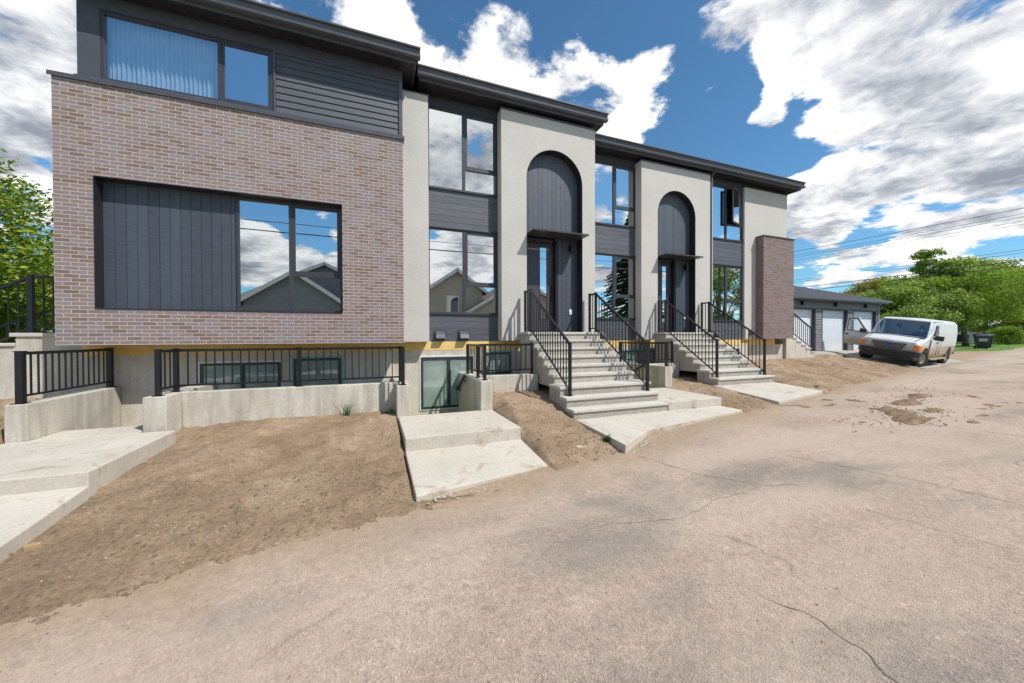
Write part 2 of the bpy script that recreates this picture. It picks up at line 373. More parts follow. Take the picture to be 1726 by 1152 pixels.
    # dust lies in bands along the alley
    mp = N(nt, 'ShaderNodeMapping'); mp.inputs['Rotation'].default_value = (0, 0, -R(12)); mp.inputs['Scale'].default_value = (0.13, 0.85, 1); L(nt, co, mp.inputs['Vector'])
    du = ramp(nt, noise(nt, mp.outputs[0], 1.0, 7, 0.62, 0.7), [(0.44, 0.0), (0.62, 0.8)])
    du2 = math_(nt, 'MULTIPLY', du.outputs[0], ramp(nt, noise(nt, co, 9, 6, 0.7), [(0.25, 0.35), (0.65, 1.0)]).outputs[0])
    col = mix(nt, du2, col, (0.47, 0.385, 0.305))
    # older darker patches
    mp2 = N(nt, 'ShaderNodeMapping'); mp2.inputs['Scale'].default_value = (0.3, 0.55, 1); mp2.inputs['Location'].default_value = (3.1, 1.2, 0); L(nt, co, mp2.inputs['Vector'])
    dp = ramp(nt, noise(nt, mp2.outputs[0], 1.0, 5, 0.6, 0.3), [(0.54, 0.0), (0.66, 0.55)])
    col = mix(nt, dp.outputs[0], col, mix(nt, 1.0, (0.19, 0.172, 0.155), ag.outputs[0], 'MULTIPLY'))
    sx = N(nt, 'ShaderNodeSeparateXYZ'); L(nt, co, sx.inputs[0])
    de = math_(nt, 'SUBTRACT', math_(nt, 'ADD', math_(nt, 'MULTIPLY', sx.outputs[0], .193), 3.93), sx.outputs[1])
    de = math_(nt, 'ADD', de, math_(nt, 'MULTIPLY', math_(nt, 'SUBTRACT', noise(nt, co, 1.7, 7, .7), .5), 1.3))
    dr = ramp(nt, de, [(0.02, 0.95), (0.3, 0.5), (0.85, 0.0)])
    col = mix(nt, dr.outputs[0], col, mix(nt, 1.0, (0.36, 0.265, 0.18), f2.outputs[0], 'MULTIPLY'))
    # a few pale and dark stones
    sp = ramp(nt, noise(nt, co, 48, 1), [(0.73, 0.0), (0.76, 0.8)])
    col = mix(nt, sp.outputs[0], col, (0.09, 0.08, 0.07))
    # hairline cracks
    wob = N(nt, 'ShaderNodeTexNoise'); wob.inputs['Scale'].default_value = 1.6; wob.inputs['Detail'].default_value = 8; L(nt, co, wob.inputs['Vector'])
    ad = N(nt, 'ShaderNodeVectorMath'); ad.operation = 'MULTIPLY_ADD'; L(nt, wob.outputs['Color'], ad.inputs[0]); ad.inputs[1].default_value = (1.0, 1.0, 0); L(nt, co, ad.inputs[2])
    v2 = N(nt, 'ShaderNodeTexVoronoi'); v2.feature = 'DISTANCE_TO_EDGE'; v2.inputs['Scale'].default_value = 0.24; L(nt, ad.outputs[0], v2.inputs['Vector'])
    ck = ramp(nt, v2.outputs['Distance'], [(0.0, 1.0), (0.0022, 0.6), (0.005, 0.0)])
    ckm = math_(nt, 'MULTIPLY', ck.outputs[0], ramp(nt, noise(nt, co, 0.7, 3), [(0.5, 0.0), (0.64, 0.4)]).outputs[0])
    col = mix(nt, ckm, col, (0.09, 0.075, 0.06))
    L(nt, col, b.inputs['Base Color']); b.inputs['Roughness'].default_value = 0.93; b.inputs['Specular IOR Level'].default_value = 0.2
    h = math_(nt, 'ADD', math_(nt, 'MULTIPLY', vor.outputs['Distance'], 1.2), noise(nt, co, 10, 6, 0.7))
    bump(nt, b, math_(nt, 'SUBTRACT', h, math_(nt, 'MULTIPLY', ckm, 1.5)), 0.45, 0.012); M['asphalt'] = m

    m, nt, b, out = new_mat('driveway_concrete'); co = coords(nt, True)
    r = ramp(nt, noise(nt, co, 1.2, 6), [(0.3, (0.33, 0.3, 0.265)), (0.7, (0.43, 0.395, 0.35))])
    L(nt, r.outputs[0], b.inputs['Base Color']); b.inputs['Roughness'].default_value = 0.9; M['apron'] = m

    m, nt, b, out = new_mat('grass'); co = coords(nt, True)
    r = ramp(nt, noise(nt, co, 1.2, 7, 0.7), [(0.3, (0.06, 0.13, 0.015)), (0.6, (0.14, 0.27, 0.03)), (0.8, (0.22, 0.33, 0.06))])
    L(nt, r.outputs[0], b.inputs['Base Color']); b.inputs['Roughness'].default_value = 0.95; bump(nt, b, noise(nt, co, 40, 5), 0.8, 0.05); M['grass'] = m

    # ---- leaves
    def leaf(name, c1, c2, c3):
        m, nt, b, out = new_mat(name)
        g = N(nt, 'ShaderNodeNewGeometry'); co = coords(nt)
        r = ramp(nt, g.outputs['Random Per Island'], [(0.0, c1), (0.55, c2), (1.0, c3)])
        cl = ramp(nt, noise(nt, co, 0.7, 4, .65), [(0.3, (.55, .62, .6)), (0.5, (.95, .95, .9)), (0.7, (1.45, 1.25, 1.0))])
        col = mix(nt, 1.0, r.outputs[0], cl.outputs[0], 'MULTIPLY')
        L(nt, col, b.inputs['Base Color']); b.inputs['Roughness'].default_value = 0.55; b.inputs['Specular IOR Level'].default_value = 0.3
        tr = N(nt, 'ShaderNodeBsdfTranslucent'); L(nt, col, tr.inputs['Color'])
        ms = N(nt, 'ShaderNodeMixShader'); ms.inputs[0].default_value = 0.35; L(nt, b.outputs[0], ms.inputs[1]); L(nt, tr.outputs[0], ms.inputs[2]); L(nt, ms.outputs[0], out.inputs[0])
        return m
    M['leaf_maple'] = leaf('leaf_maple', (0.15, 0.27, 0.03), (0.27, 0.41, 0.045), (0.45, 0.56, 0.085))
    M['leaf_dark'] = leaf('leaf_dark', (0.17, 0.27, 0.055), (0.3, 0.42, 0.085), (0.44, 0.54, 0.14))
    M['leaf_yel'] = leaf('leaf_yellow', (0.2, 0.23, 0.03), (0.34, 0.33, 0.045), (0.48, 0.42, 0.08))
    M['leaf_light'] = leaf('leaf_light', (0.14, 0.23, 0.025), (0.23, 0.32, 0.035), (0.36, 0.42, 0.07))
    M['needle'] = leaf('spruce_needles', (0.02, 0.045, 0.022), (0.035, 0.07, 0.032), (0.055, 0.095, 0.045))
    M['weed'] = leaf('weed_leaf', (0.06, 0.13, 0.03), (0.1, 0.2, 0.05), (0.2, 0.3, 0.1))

    # ---- van paint: white, road film on the lower half
    m, nt, b, out = new_mat('van_paint'); co = coords(nt)
    s = N(nt, 'ShaderNodeSeparateXYZ'); L(nt, co, s.inputs[0])
    hgt = math_(nt, 'ADD', s.outputs[2], math_(nt, 'MULTIPLY', noise(nt, co, 2.2, 5, 0.7), 0.5))
    r = ramp(nt, math_(nt, 'MULTIPLY', hgt, 0.5), [(0.36, (0.4, 0.3, 0.19)), (0.52, (0.44, 0.355, 0.25)), (0.64, (0.6, 0.61, 0.62))])
    L(nt, r.outputs[0], b.inputs['Base Color']); b.inputs['Roughness'].default_value = 0.35; M['van'] = m
mats()
# ------------------------------------------------------------------ terrain heights
def interp(x, tab):
    if x <= tab[0][0]: return tab[0][1]
    for (a, b), (c, d) in zip(tab, tab[1:]):
        if x <= c: return b + (d - b) * (x - a) / (c - a)
    return tab[-1][1]
ROADZ = [(-40, -.9), (-10, -.5), (-2.2, -.385), (0, -.35), (2.3, -.315), (3.7, -.26), (5.7, -.14), (7.4, -.09), (8.9, -.05), (11.4, 0.0), (17, .09), (22, .15), (30, .27), (46, .45), (80, .5), (400, .5)]
def road_z(x): return interp(x, ROADZ)
def edge_y(x): return 3.93 + 0.193 * x
# ------------------------------------------------------------------ the building
YA, YB, YC, PR = 8.5, 9.18, 10.12, 0.3
B = thing('townhouse_building', 'long two-storey townhouse row with brick box end, pale stucco piers and arched entrances', 'building', (0, 9.2, 0))

def p(mb, name, mat, parent=B, **k): return mb.build(name, mat, parent, **k)

# --- brick box of the near unit (hole for the recess)
bx0, bx1, bz0, bz1 = -5.0, 0.67, 1.40, 5.97
rx0, rx1, rz0, rz1 = -4.50, -0.575, 2.03, 4.345
mb = MB()
mb.box(bx0, bx1, YA, YA + .7, bz0, rz0); mb.box(bx0, bx1, YA, YA + .7, rz1, bz1)
mb.box(bx0, rx0, YA, YA + .7, rz0, rz1); mb.box(rx1, bx1, YA, YA + .7, rz0, rz1)
p(mb, 'brick_wall', M['brick'])
mb = MB()   # metal lining of the recess
mb.box(rx0, rx0 + .012, YA + .004, YA + .26, rz0, rz1); mb.box(rx1 - .012, rx1, YA + .004, YA + .26, rz0, rz1)
mb.box(rx0 + .012, rx1 - .012, YA + .004, YA + .26, rz1 - .012, rz1); mb.box(rx0 + .012, rx1 - .012, YA - .012, YA + .26, rz0, rz0 + .018)
p(mb, 'recess_lining', M['frame_black'])
# vertical boards in recess
mb = MB(); x = rx0 + .014
while x < -2.53:
    w = min(.158, -2.512 - x); mb.box(x, x + w - .007, YA + .225 + random.uniform(0, .002), YA + .25, rz0 + .019, rz1 - .013); x += .158
p(mb, 'vertical_cladding', M['vboard'])
mb = MB(); mb.box(rx0 + .013, -2.508, YA + .26, YA + .3, rz0 + .02, rz1 - .013); p(mb, 'cladding_backing', M['frame_black'])

def glass_pane(w, x0, x1, z0, z1, y, mat='glass'):
    mb = MB(); mb.box(x0, x1, y, y + .012, z0, z1); return mb.build('pane', M[mat], w)

def window(x0, x1, z0, z1, y, mx0, mx1, tz0, tz1, label=None, rim=.055, low_sash=False, left_sash=False, parent=B, sash_open=False, depth=.09, transom=True):
    """left fixed light, right column: operable sash over a small fixed light"""
    e = .05
    mb = MB()
    mb.box(x0, x0 + e, y, y + depth, z0, z1); mb.box(x1 - e, x1, y, y + depth, z0, z1)
    mb.box(x0 + e, x1 - e, y, y + depth, z1 - e, z1); mb.box(x0 + e, x1 - e, y, y + depth, z0, z0 + e)
    mb.box(mx0, mx1, y + .001, y + depth, z0 + e, z1 - e)
    if transom: mb.box(mx1, x1 - e, y + .002, y + depth, tz0, tz1)
    mb.box(x0 - .012, x1 + .012, y - .025, y - .001, z1 - .012, z1 + .012)   # drip flashing
    mb.box(x0 - .012, x1 + .012, y - .03, y - .001, z0 - .014, z0 + .006)
    w = mb.build('window', M['frame'], parent, bevel=.003)
    if label: w['label'] = label
    yg = y + .035
    glass_pane(w, x0 + e, mx0, z0 + e, z1 - e, yg)
    zt = tz1 if transom else z0 + e
    if transom: glass_pane(w, mx1, x1 - e, z0 + e, tz0, yg)
    a, b_, c, d = mx1, x1 - e, zt, z1 - e
    if not sash_open:
        s = MB(); s.box(a, a + rim, y + .012, y + .06, c, d); s.box(b_ - rim, b_, y + .012, y + .06, c, d)
        s.box(a + rim, b_ - rim, y + .012, y + .06, d - rim, d); s.box(a + rim, b_ - rim, y + .012, y + .06, c, c + rim)
        s.build('sash', M['frame'], w, bevel=.003)
        glass_pane(w, a + rim, b_ - rim, c + rim, d - rim, y + .03)
    else:
        # hinged at right jamb, swung out to the alley
        s = MB(); ang = R(17); wd = b_ - a; hx, hy = b_ - .01, y - .002
        ca, sa = math.cos(ang), math.sin(ang)
        def T(u, t, z): return (hx - u * ca - t * sa, hy - u * sa + t * ca, z)
        def bx(u0, u1, z0_, z1_, t0=0, t1=.045):
            s.hexa([T(u0, t0, z0_), T(u1, t0, z0_), T(u1, t1, z0_), T(u0, t1, z0_)], [T(u0, t0, z1_), T(u1, t0, z1_), T(u1, t1, z1_), T(u0, t1, z1_)])
        bx(0, rim, c, d); bx(wd - rim, wd, c, d); bx(rim, wd - rim, d - rim, d); bx(rim, wd - rim, c, c + rim)
        sh = s.build('sash', M['frame'], w); sh['label'] = 'casement sash swung open'
        s = MB(); bx(rim, wd - rim, c + rim, d - rim, .018, .03); s.build('pane', M['glass'], w)
    return w

# near unit: window in the recess
window(-2.505, -.59, 2.05, 4.33, YA + .2, -1.60, -1.535, 2.80, 2.86, 'wide window with slate grey frame in the brick recess')
# --- upper storey of the near unit
yu = YA + .08
mb = MB(); mb.box(-4.72, -4.42, yu, yu + .25, 5.97, 7.55); mb.box(-4.42, .67, yu, yu + .25, 7.29, 7.55)
p(mb, 'upper_wall', M['panel'])
mb = MB(); mb.box(-4.72, .67, yu + .25, 9.45, 5.9, 6.05); mb.box(-4.72, -4.47, yu + .25, 18, 5.9, 7.55); mb.box(-1.8, .67, yu + .14, yu + .3, 6.05, 7.29); p(mb, 'upper_side_wall', M['panel'])
mb = MB(); mb.box(bx0 - .04, bx1 + .035, YA - .035, YA + .3, 5.97, 6.005); mb.box(bx0 - .04, bx1 + .035, YA - .036, YA - .02, 5.93, 5.97)
mb.box(-4.75, .69, yu - .03, yu - .001, 6.005, 6.07)
p(mb, 'parapet_cap', M['gutter'], bevel=.003)
# upper window: wide fixed light + smaller sash
e = .05
mb = MB(); x0, x1, z0, z1, y = -4.42, -1.82, 6.07, 7.29, yu + .01
mb.box(x0, x0 + e, y, y + .1, z0, z1); mb.box(x1 - e, x1, y, y + .1, z0, z1); mb.box(x0 + e, x1 - e, y, y + .1, z1 - e, z1); mb.box(x0 + e, x1 - e, y, y + .1, z0, z0 + e)
mb.box(-2.74, -2.68, y, y + .1, z0 + e, z1 - e); mb.box(x0, x1, y - .02, y - .001, z1 - .01, z1 + .015)
w = p(mb, 'window', M['frame'], bevel=.003); w['label'] = 'wide upper window with pleated curtain behind the glass'
glass_pane(w, x0 + e, -2.74, z0 + e, z1 - e, y + .04, 'glass_cur')
mb = MB(); a, b_, c, d, rim = -2.68, x1 - e, z0 + e, z1 - e, .05
mb.box(a, a + rim, y + .01, y + .06, c, d); mb.box(b_ - rim, b_, y + .01, y + .06, c, d); mb.box(a + rim, b_ - rim, y + .01, y + .06, d - rim, d); mb.box(a + rim, b_ - rim, y + .01, y + .06, c, c + rim)
mb.build('sash', M['frame'], w, bevel=.003); glass_pane(w, a + rim, b_ - rim, c + rim, d - rim, y + .03)
# curtain: a pleated sheet
mb = MB(); n = 190; vs = []; fs = []
for i in range(n + 1):
    t = i / n; xx = -4.4 + 1.68 * t; k = math.sin(t * 2 * PI * 24) * .035 + math.sin(t * 41) * .012
    vs += [(xx, y + .2 + k, z0), (xx, y + .2 + k * .7, z1)]
for i in range(n): fs.append((2 * i, 2 * i + 2, 2 * i + 3, 2 * i + 1))
mb.add(vs, fs); p(mb, 'curtain', M['curtain'], smooth=True)
# lap siding panel
mb = MB(); z = 6.075; hgt = .136
while z < 7.27:
    z2 = min(z + hgt, 7.285)
    mb.add([(-1.775, yu - .004, z), (.585, yu - .004, z), (.585, yu + .014, z2), (-1.775, yu + .014, z2), (-1.775, yu + .1, z), (.585, yu + .1, z), (.585, yu + .1, z2), (-1.775, yu + .1, z2)],
           [(0, 1, 2, 3), (0, 4, 5, 1), (1, 5, 6, 2), (3, 2, 6, 7), (0, 3, 7, 4)])
    z = z2
p(mb, 'lap_siding', M['lap'])
mb = MB(); mb.box(.59, .67, yu - .022, yu + .1, 6.072, 7.288); mb.box(-1.815, -1.78, yu - .018, yu + .1, 6.072, 7.288); mb.box(-1.78, .59, yu - .02, yu + .1, 7.262, 7.288); p(mb, 'corner_trim', M['gutter'], bevel=.003)

# --- middle and far units: shared pieces
def arch_wall(x0, x1, z0, z1, cx, r, zs, yf, yb, n=40):
    mb = MB(); pts = [(cx - r, z0)] + [(cx - r * math.cos(PI * i / n), zs + r * math.sin(PI * i / n)) for i in range(n + 1)] + [(cx + r, z0)]
    def quad(a, b, c, d):      # (x,z) quad extruded between yf and yb (front + back only)
        q = [a, b, c, d]; mb.add([(u, yf, v) for u, v in q] + [(u, yb, v) for u, v in q], [(0, 1, 2, 3), (7, 6, 5, 4)])
    quad((x0, z0), (cx - r, z0), (cx - r, zs), (x0, zs)); quad((cx + r, z0), (x1, z0), (x1, zs), (cx + r, zs))
    quad((x0, zs), (cx - r, zs), (cx - r, z1), (x0, z1)); quad((cx + r, zs), (x1, zs), (x1, z1), (cx + r, z1))
    for i in range(1, len(pts) - 2):
        a, b_ = pts[i], pts[i + 1]; quad(a, b_, (b_[0], z1), (a[0], z1))
    for i in range(len(pts) - 1):      # intrados
        a, b_ = pts[i], pts[i + 1]; mb.add([(a[0], yf, a[1]), (b_[0], yf, b_[1]), (b_[0], yb, b_[1]), (a[0], yb, a[1])], [(0, 1, 2, 3)])
    for a, b_ in (((x0, z0), (x0, z1)), ((x1, z0), (x1, z1)), ((x0, z1), (x1, z1)), ((x0, z0), (cx - r, z0)), ((cx + r, z0), (x1, z0))):
        mb.add([(a[0], yf, a[1]), (b_[0], yf, b_[1]), (b_[0], yb, b_[1]), (a[0], yb, a[1])], [(0, 1, 2, 3)])
    return mb, pts

def entrance(x0, x1, cx, y, fz, vent_side):
    """arched stucco pier with recessed boards, canopy, door, lamp and bell; y = plane of the windows"""
    yf = y - PR; r, zs = .855, 5.765
    mb, pts = arch_wall(x0, x1, 1.43, 7.43, cx, r, zs, yf, y + .1)
    p(mb, 'stucco_pier', M['stucco'])
    mb = MB(); mb.box(x0 - .015, x1 + .015, yf - .018, y + .1, 7.43, 7.455); mb.box(x0 - .015, x1 + .015, yf - .018, yf - .004, 7.41, 7.43); p(mb, 'pier_cap', M['gutter'])
    # thin dark metal lining of the arch
    mb = MB(); rr = r - .012
    def ap(k): return [(cx - k, 1.44)] + [(cx - k * math.cos(PI * i / 40), zs + k * math.sin(PI * i / 40)) for i in range(41)] + [(cx + k, 1.44)]
    o_, i_ = ap(r - .002), ap(rr)
    for k in range(len(o_) - 1):
        mb.hexa([(o_[k][0], yf - .006, o_[k][1]), (o_[k + 1][0], yf - .006, o_[k + 1][1]), (o_[k + 1][0], y + .0, o_[k + 1][1]), (o_[k][0], y, o_[k][1])],
                [(i_[k][0], yf - .006, i_[k][1]), (i_[k + 1][0], yf - .006, i_[k + 1][1]), (i_[k + 1][0], y, i_[k + 1][1]), (i_[k][0], y, i_[k][1])])
    p(mb, 'arch_lining', M['frame_black'])
    # boards filling the arch above the canopy
    yb = y - .06
    mb = MB(); x = cx - r + .02; bw = .142
    while x < cx + r - .03:
        xe = min(x + bw - .006, cx + r - .015)
        top = lambda q: zs + math.sqrt(max((r - .01) ** 2 - (q - cx) ** 2, 0))
        seg = 3; poly = [(x, 4.33), (xe, 4.33)] + [(xe - (xe - x) * i / seg, top(xe - (xe - x) * i / seg)) for i in range(seg + 1)]
        mb.prism(poly, 'y', yb + random.uniform(0, .002), yb + .03); x += bw
    p(mb, 'arch_boards', M['vboard2'])
    mb = MB(); poly = [(cx - r + .015, 1.5), (cx + r - .015, 1.5), (cx + r - .015, zs)] + [(cx + (r - .015) * math.cos(PI * i / 24), zs + (r - .015) * math.sin(PI * i / 24)) for i in range(1, 24)] + [(cx - r + .015, zs)]
    mb.prism(poly, 'y', y + .24, y + .28); p(mb, 'entrance_backing', M['frame_black'])
    # canopy plate
    mb = MB(); mb.box(cx - r + .015, cx + r - .015, yf - .36, yb - .001, 4.285, 4.297); mb.box(cx - r + .015, cx + r - .015, yf - .36, yf - .352, 4.297, 4.325)
    p(mb, 'canopy', M['rust'])
    # door set deeper on the left, boards on the right
    dx0, dx1 = cx - r + .02, cx + .2
    yd = y + .13
    mb = MB(); mb.box(dx0, dx0 + .06, yd - .05, yd + .05, 1.66, 4.28); mb.box(dx1 - .05, dx1, yd - .16, yd + .05, 1.66, 4.28); mb.box(dx0 + .06, dx1 - .05, yd - .05, yd + .05, 4.16, 4.28); mb.box(dx0 + .06, dx1 - .05, yd - .08, yd + .05, 1.655, 1.70)
    p(mb, 'door_frame', M['frame_black'])
    gx0, gx1 = cx - .27, cx - .05
    a, b_ = dx0 + .063, dx1 - .053
    mb = MB(); mb.box(a, gx0, yd, yd + .045, 1.705, 4.155); mb.box(gx1, b_, yd, yd + .045, 1.705, 4.155); mb.box(gx0, gx1, yd, yd + .045, 1.705, 2.05); mb.box(gx0, gx1, yd, yd + .045, 4.06, 4.155)
    mb.box(gx0 - .02, gx0, yd - .012, yd - .001, 2.03, 4.08); mb.box(gx1, gx1 + .02, yd - .012, yd - .001, 2.03, 4.08); mb.box(gx0, gx1, yd - .012, yd - .001, 4.06, 4.08); mb.box(gx0, gx1, yd - .012, yd - .001, 2.03, 2.05)
    dr = p(mb, 'door', M['door'])
    mb = MB(); mb.box(gx0, gx1, yd + .015, yd + .025, 2.05, 4.06); mb.build('pane', M['glass'], dr)
    mb = MB(); mb.tube([(b_ - .07, yd - .05, 2.55), (b_ - .07, yd - .05, 3.0)], .012); mb.tube([(b_ - .07, yd - .05, 2.6), (b_ - .07, yd, 2.6)], .008); mb.tube([(b_ - .07, yd - .05, 2.95), (b_ - .07, yd, 2.95)], .008); mb.build('handle', M['black'], dr)
    mb = MB(); x = dx1 + .002; bw = .142; ys = y - .055
    while x < cx + r - .02:
        xe = min(x + bw - .006, cx + r - .016); mb.box(x, xe, ys + random.uniform(0, .002), ys + .03, 1.66, 4.28); x += bw
    p(mb, 'entrance_boards', M['vboard'])
    lx = cx + .6
    mb = MB(); mb.lathe([(.0, 3.92), (.052, 3.92), (.055, 3.93), (.055, 4.15), (.05, 4.16), (0, 4.16)], (lx, ys - .11, 0), 20)
    mb.box(lx - .045, lx + .045, ys - .03, ys - .001, 3.97, 4.11); mb.box(lx - .015, lx + .015, ys - .08, ys - .03, 4.02, 4.06)
    wl = p(mb, 'wall_light', M['black'])
    mb = MB(); mb.box(lx - .04, lx + .04, ys - .022, ys - .001, 2.16, 2.31); mb.box(lx - .022, lx + .022, ys - .03, ys - .022, 2.18, 2.25); wb = p(mb, 'socket_cover', M['white'], bevel=.006)

def bay(dx, y, sash_open=False):
    """window bay: panel over, upper window, boards, lower window, boards. dx from the first bay"""
    x0, x1 = 1.29 + dx, 3.14 + dx
    mb = MB(); mb.box(x0, x1, y + .02, y + .2, 7.28, 7.55); p(mb, 'head_panel', M['panel'])
    window(x0 + .01, x1 - .01, 5.25, 7.28, y, 2.19 + dx, 2.265 + dx, 5.82, 5.88, sash_open=sash_open)
    window(x0 + .01, x1 - .01, 2.12, 4.28, y, 2.19 + dx, 2.265 + dx, 2.84, 2.90)
    for za, zb, nb in ((4.29, 5.24, 6), (1.42, 2.11, 4)):
        mb = MB(); h = (zb - za) / nb
        for i in range(nb): mb.box(x0, x1, y + .012 + random.uniform(0, .002), y + .04, za + i * h, za + (i + 1) * h - .006)
        p(mb, 'board_panel', M['hboard'])
        mb = MB(); mb.box(x0, x1, y + .045, y + .07, za, zb); p(mb, 'board_backing', M['frame_black'])
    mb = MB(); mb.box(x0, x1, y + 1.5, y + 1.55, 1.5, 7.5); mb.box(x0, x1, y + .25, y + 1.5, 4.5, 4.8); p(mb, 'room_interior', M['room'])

bay(0, YB); bay(5.345, YC); bay(10.525, YC, True)
entrance(3.14, 5.98, 4.705, YB, 1.65, 0)
entrance(8.44, 11.56, 9.99, YC, 1.67, 0)
# stucco end panels
for q in ((.675, 1.285, YB - PR, YB + .15, 1.42, 7.30), (5.985, 6.63, YC - .15, YC + .2, 1.42, 7.43), (11.565, 11.81, YC - .2, YC + .2, 1.42, 7.40), (13.67, 16.18, YC - .07, YC + .3, 1.42, 7.38), (5.60, 5.975, YB + .12, YC + .2, 1.42, 7.5)):
    mb = MB(); mb.box(*q); p(mb, 'stucco_panel', M['stucco'])
for q in ((.675, 1.30, YB - PR - .015, YB + .15, 7.30, 7.322), (11.565, 11.82, YC - .215, YC + .2, 7.40, 7.42), (13.66, 16.2, YC - .085, YC + .3, 7.38, 7.40)):
    mb = MB(); mb.box(*q); p(mb, 'panel_cap', M['gutter'])
for q in ((.7, 1.288, YB + .02, YB + .16, 7.323, 7.55), (3.142, 5.975, YB + .03, YB + .16, 7.456, 7.55), (5.985, 6.633, YC + .03, YC + .2, 7.431, 7.55), (13.68, 16.12, YC + .03, YC + .2, 7.401, 7.55), (8.487, 11.813, YC + .03, YC + .2, 7.456, 7.55)):
    mb = MB(); mb.box(*q); p(mb, 'frieze_panel', M['panel'])
# body behind so nothing is seen through
mb = MB(); mb.box(-4.46, 5.6, 11.2, 18, 1.2, 7.5); mb.box(6.0, 16.1, 12.2, 18, 1.2, 7.5); mb.box(16.0, 16.17, YC + .3, 12.2, 1.42, 7.53); p(mb, 'rear_walls', M['stucco'])
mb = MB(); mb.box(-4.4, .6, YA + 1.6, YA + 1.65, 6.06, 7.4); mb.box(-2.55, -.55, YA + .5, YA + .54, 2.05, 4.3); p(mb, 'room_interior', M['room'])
# brick pillar at the far end
mb = MB(); mb.box(14.31, 16.12, 9.745, YC - .071, 1.44, 5.46); p(mb, 'brick_pillar', M['brick2'])
mb = MB(); mb.box(14.28, 16.16, 9.715, YC - .072, 5.46, 5.495); p(mb, 'pillar_cap', M['rust'])
# foundation and insulation band
mb = MB(); mb.box(-5.04, 5.7, 9.2, 9.45, -1.6, 1.2); p(mb, 'foundation_wall', M['conc_found'])
mb = MB(); mb.box(5.705, 16.15, 10.15, 10.4, -1.6, 1.2); p(mb, 'foundation_wall', M['conc_found'])
for q in ((-5.04, 5.7, 9.195, 9.45, 1.2, 1.418), (5.705, 15.6, 10.145, 10.4, 1.2, 1.418)):
    mb = MB(); mb.box(*q); p(mb, 'insulation_band', M['foam'])
mb = MB(); mb.box(5.45, 5.7, 9.46, 10.14, -1.6, 1.4); p(mb, 'foundation_wall', M['conc_found'])
# dryer vents in the lower boards
for vx in (1.45, 2.06):
    mb = MB(); mb.box(vx, vx + .28, YB - .012, YB + .011, 1.46, 1.72)
    mb.hexa([(vx + .03, YB - .14, 1.50), (vx + .25, YB - .14, 1.50), (vx + .25, YB - .0125, 1.47), (vx + .03, YB - .0125, 1.47)], [(vx + .03, YB - .10, 1.60), (vx + .25, YB - .10, 1.60), (vx + .25, YB - .0125, 1.68), (vx + .03, YB - .0125, 1.68)])
    p(mb, 'wall_vent', M['gutter'])
for vx in (6.95, 12.15):
    mb = MB(); mb.box(vx, vx + .24, YC - .01, YC + .011, 1.5, 1.72); mb.hexa([(vx + .03, YC - .12, 1.53), (vx + .21, YC - .12, 1.53), (vx + .21, YC - .0105, 1.51), (vx + .03, YC - .0105, 1.51)], [(vx + .03, YC - .09, 1.62), (vx + .21, YC - .09, 1.62), (vx + .21, YC - .0105, 1.69), (vx + .03, YC - .0105, 1.69)])
    p(mb, 'wall_vent', M['gutter'])
mb = MB(); mb.box(13.95, 14.12, YC - .16, YC - .071, 1.58, 1.74); p(mb, 'hose_box', M['gutter'])
# roof, gutters, soffits
def eave(x0, x1, yg, yw, left_end=False, right_end=False, back=18.0):
    top = 7.80
    mb = MB()
    prof = [(yg, top), (yg, top - .03), (yg + .05, top - .04), (yg + .07, top - .12), (yg + .015, top - .15), (yg + .02, top - .20), (yg + .06, top - .215), (yg + .14, top - .215), (yg + .14, top)]
    mb.prism(prof, 'x', x0, x1); p(mb, 'gutter', M['gutter'])
    mb = MB(); mb.box(x0 + .04, x1 - .1, yg + .141, yg + .165, 7.52, 7.79); mb.box(x1 - .1, x1 - .075, yg + .141, back, 7.52, 7.79); p(mb, 'fascia', M['gutter'])
    mb = MB(); mb.box(x0 + .04, x1 - .101, yg + .166, back, 7.54, 7.552)
    yy = yg + .2
    xx = x0 + .06
    while xx < x1 - .15: mb.box(xx, xx + .012, yg + .167, yw + .1, 7.528, 7.54); xx += .1
    p(mb, 'soffit', M['soffit'])
    mb = MB(); mb.add([(x0, yg + .06, 7.803), (x1, yg + .06, 7.803), (x1, back, 8.25), (x0, back, 8.25)], [(0, 1, 2, 3)]); mb.box(x0, x1, yg + .145, back, 7.791, 7.80); p(mb, 'roof', M['roof'])
eave(-4.9, 1.02, 8.09, 8.58); eave(1.02, 6.24, 8.58, YB); eave(6.24, 16.55, 9.55, YC)
# downspout beside the second pier
mb = MB(); dx = 11.62; yf = YC - .2
mb.bar((dx, 9.64, 7.62), (dx, yf - .07, 7.32), .075, .06); mb.bar((dx, yf - .07, 7.34), (dx, yf - .07, .62), .075, .06, (0, 1, 0)); mb.bar((dx, yf - .07, .64), (dx, yf - .3, .5), .075, .06)
for z in (6.6, 4.2, 2.1): mb.box(dx - .06, dx + .06, yf - .041, yf - .001, z, z + .03)
p(mb, 'downspout', M['frame'])
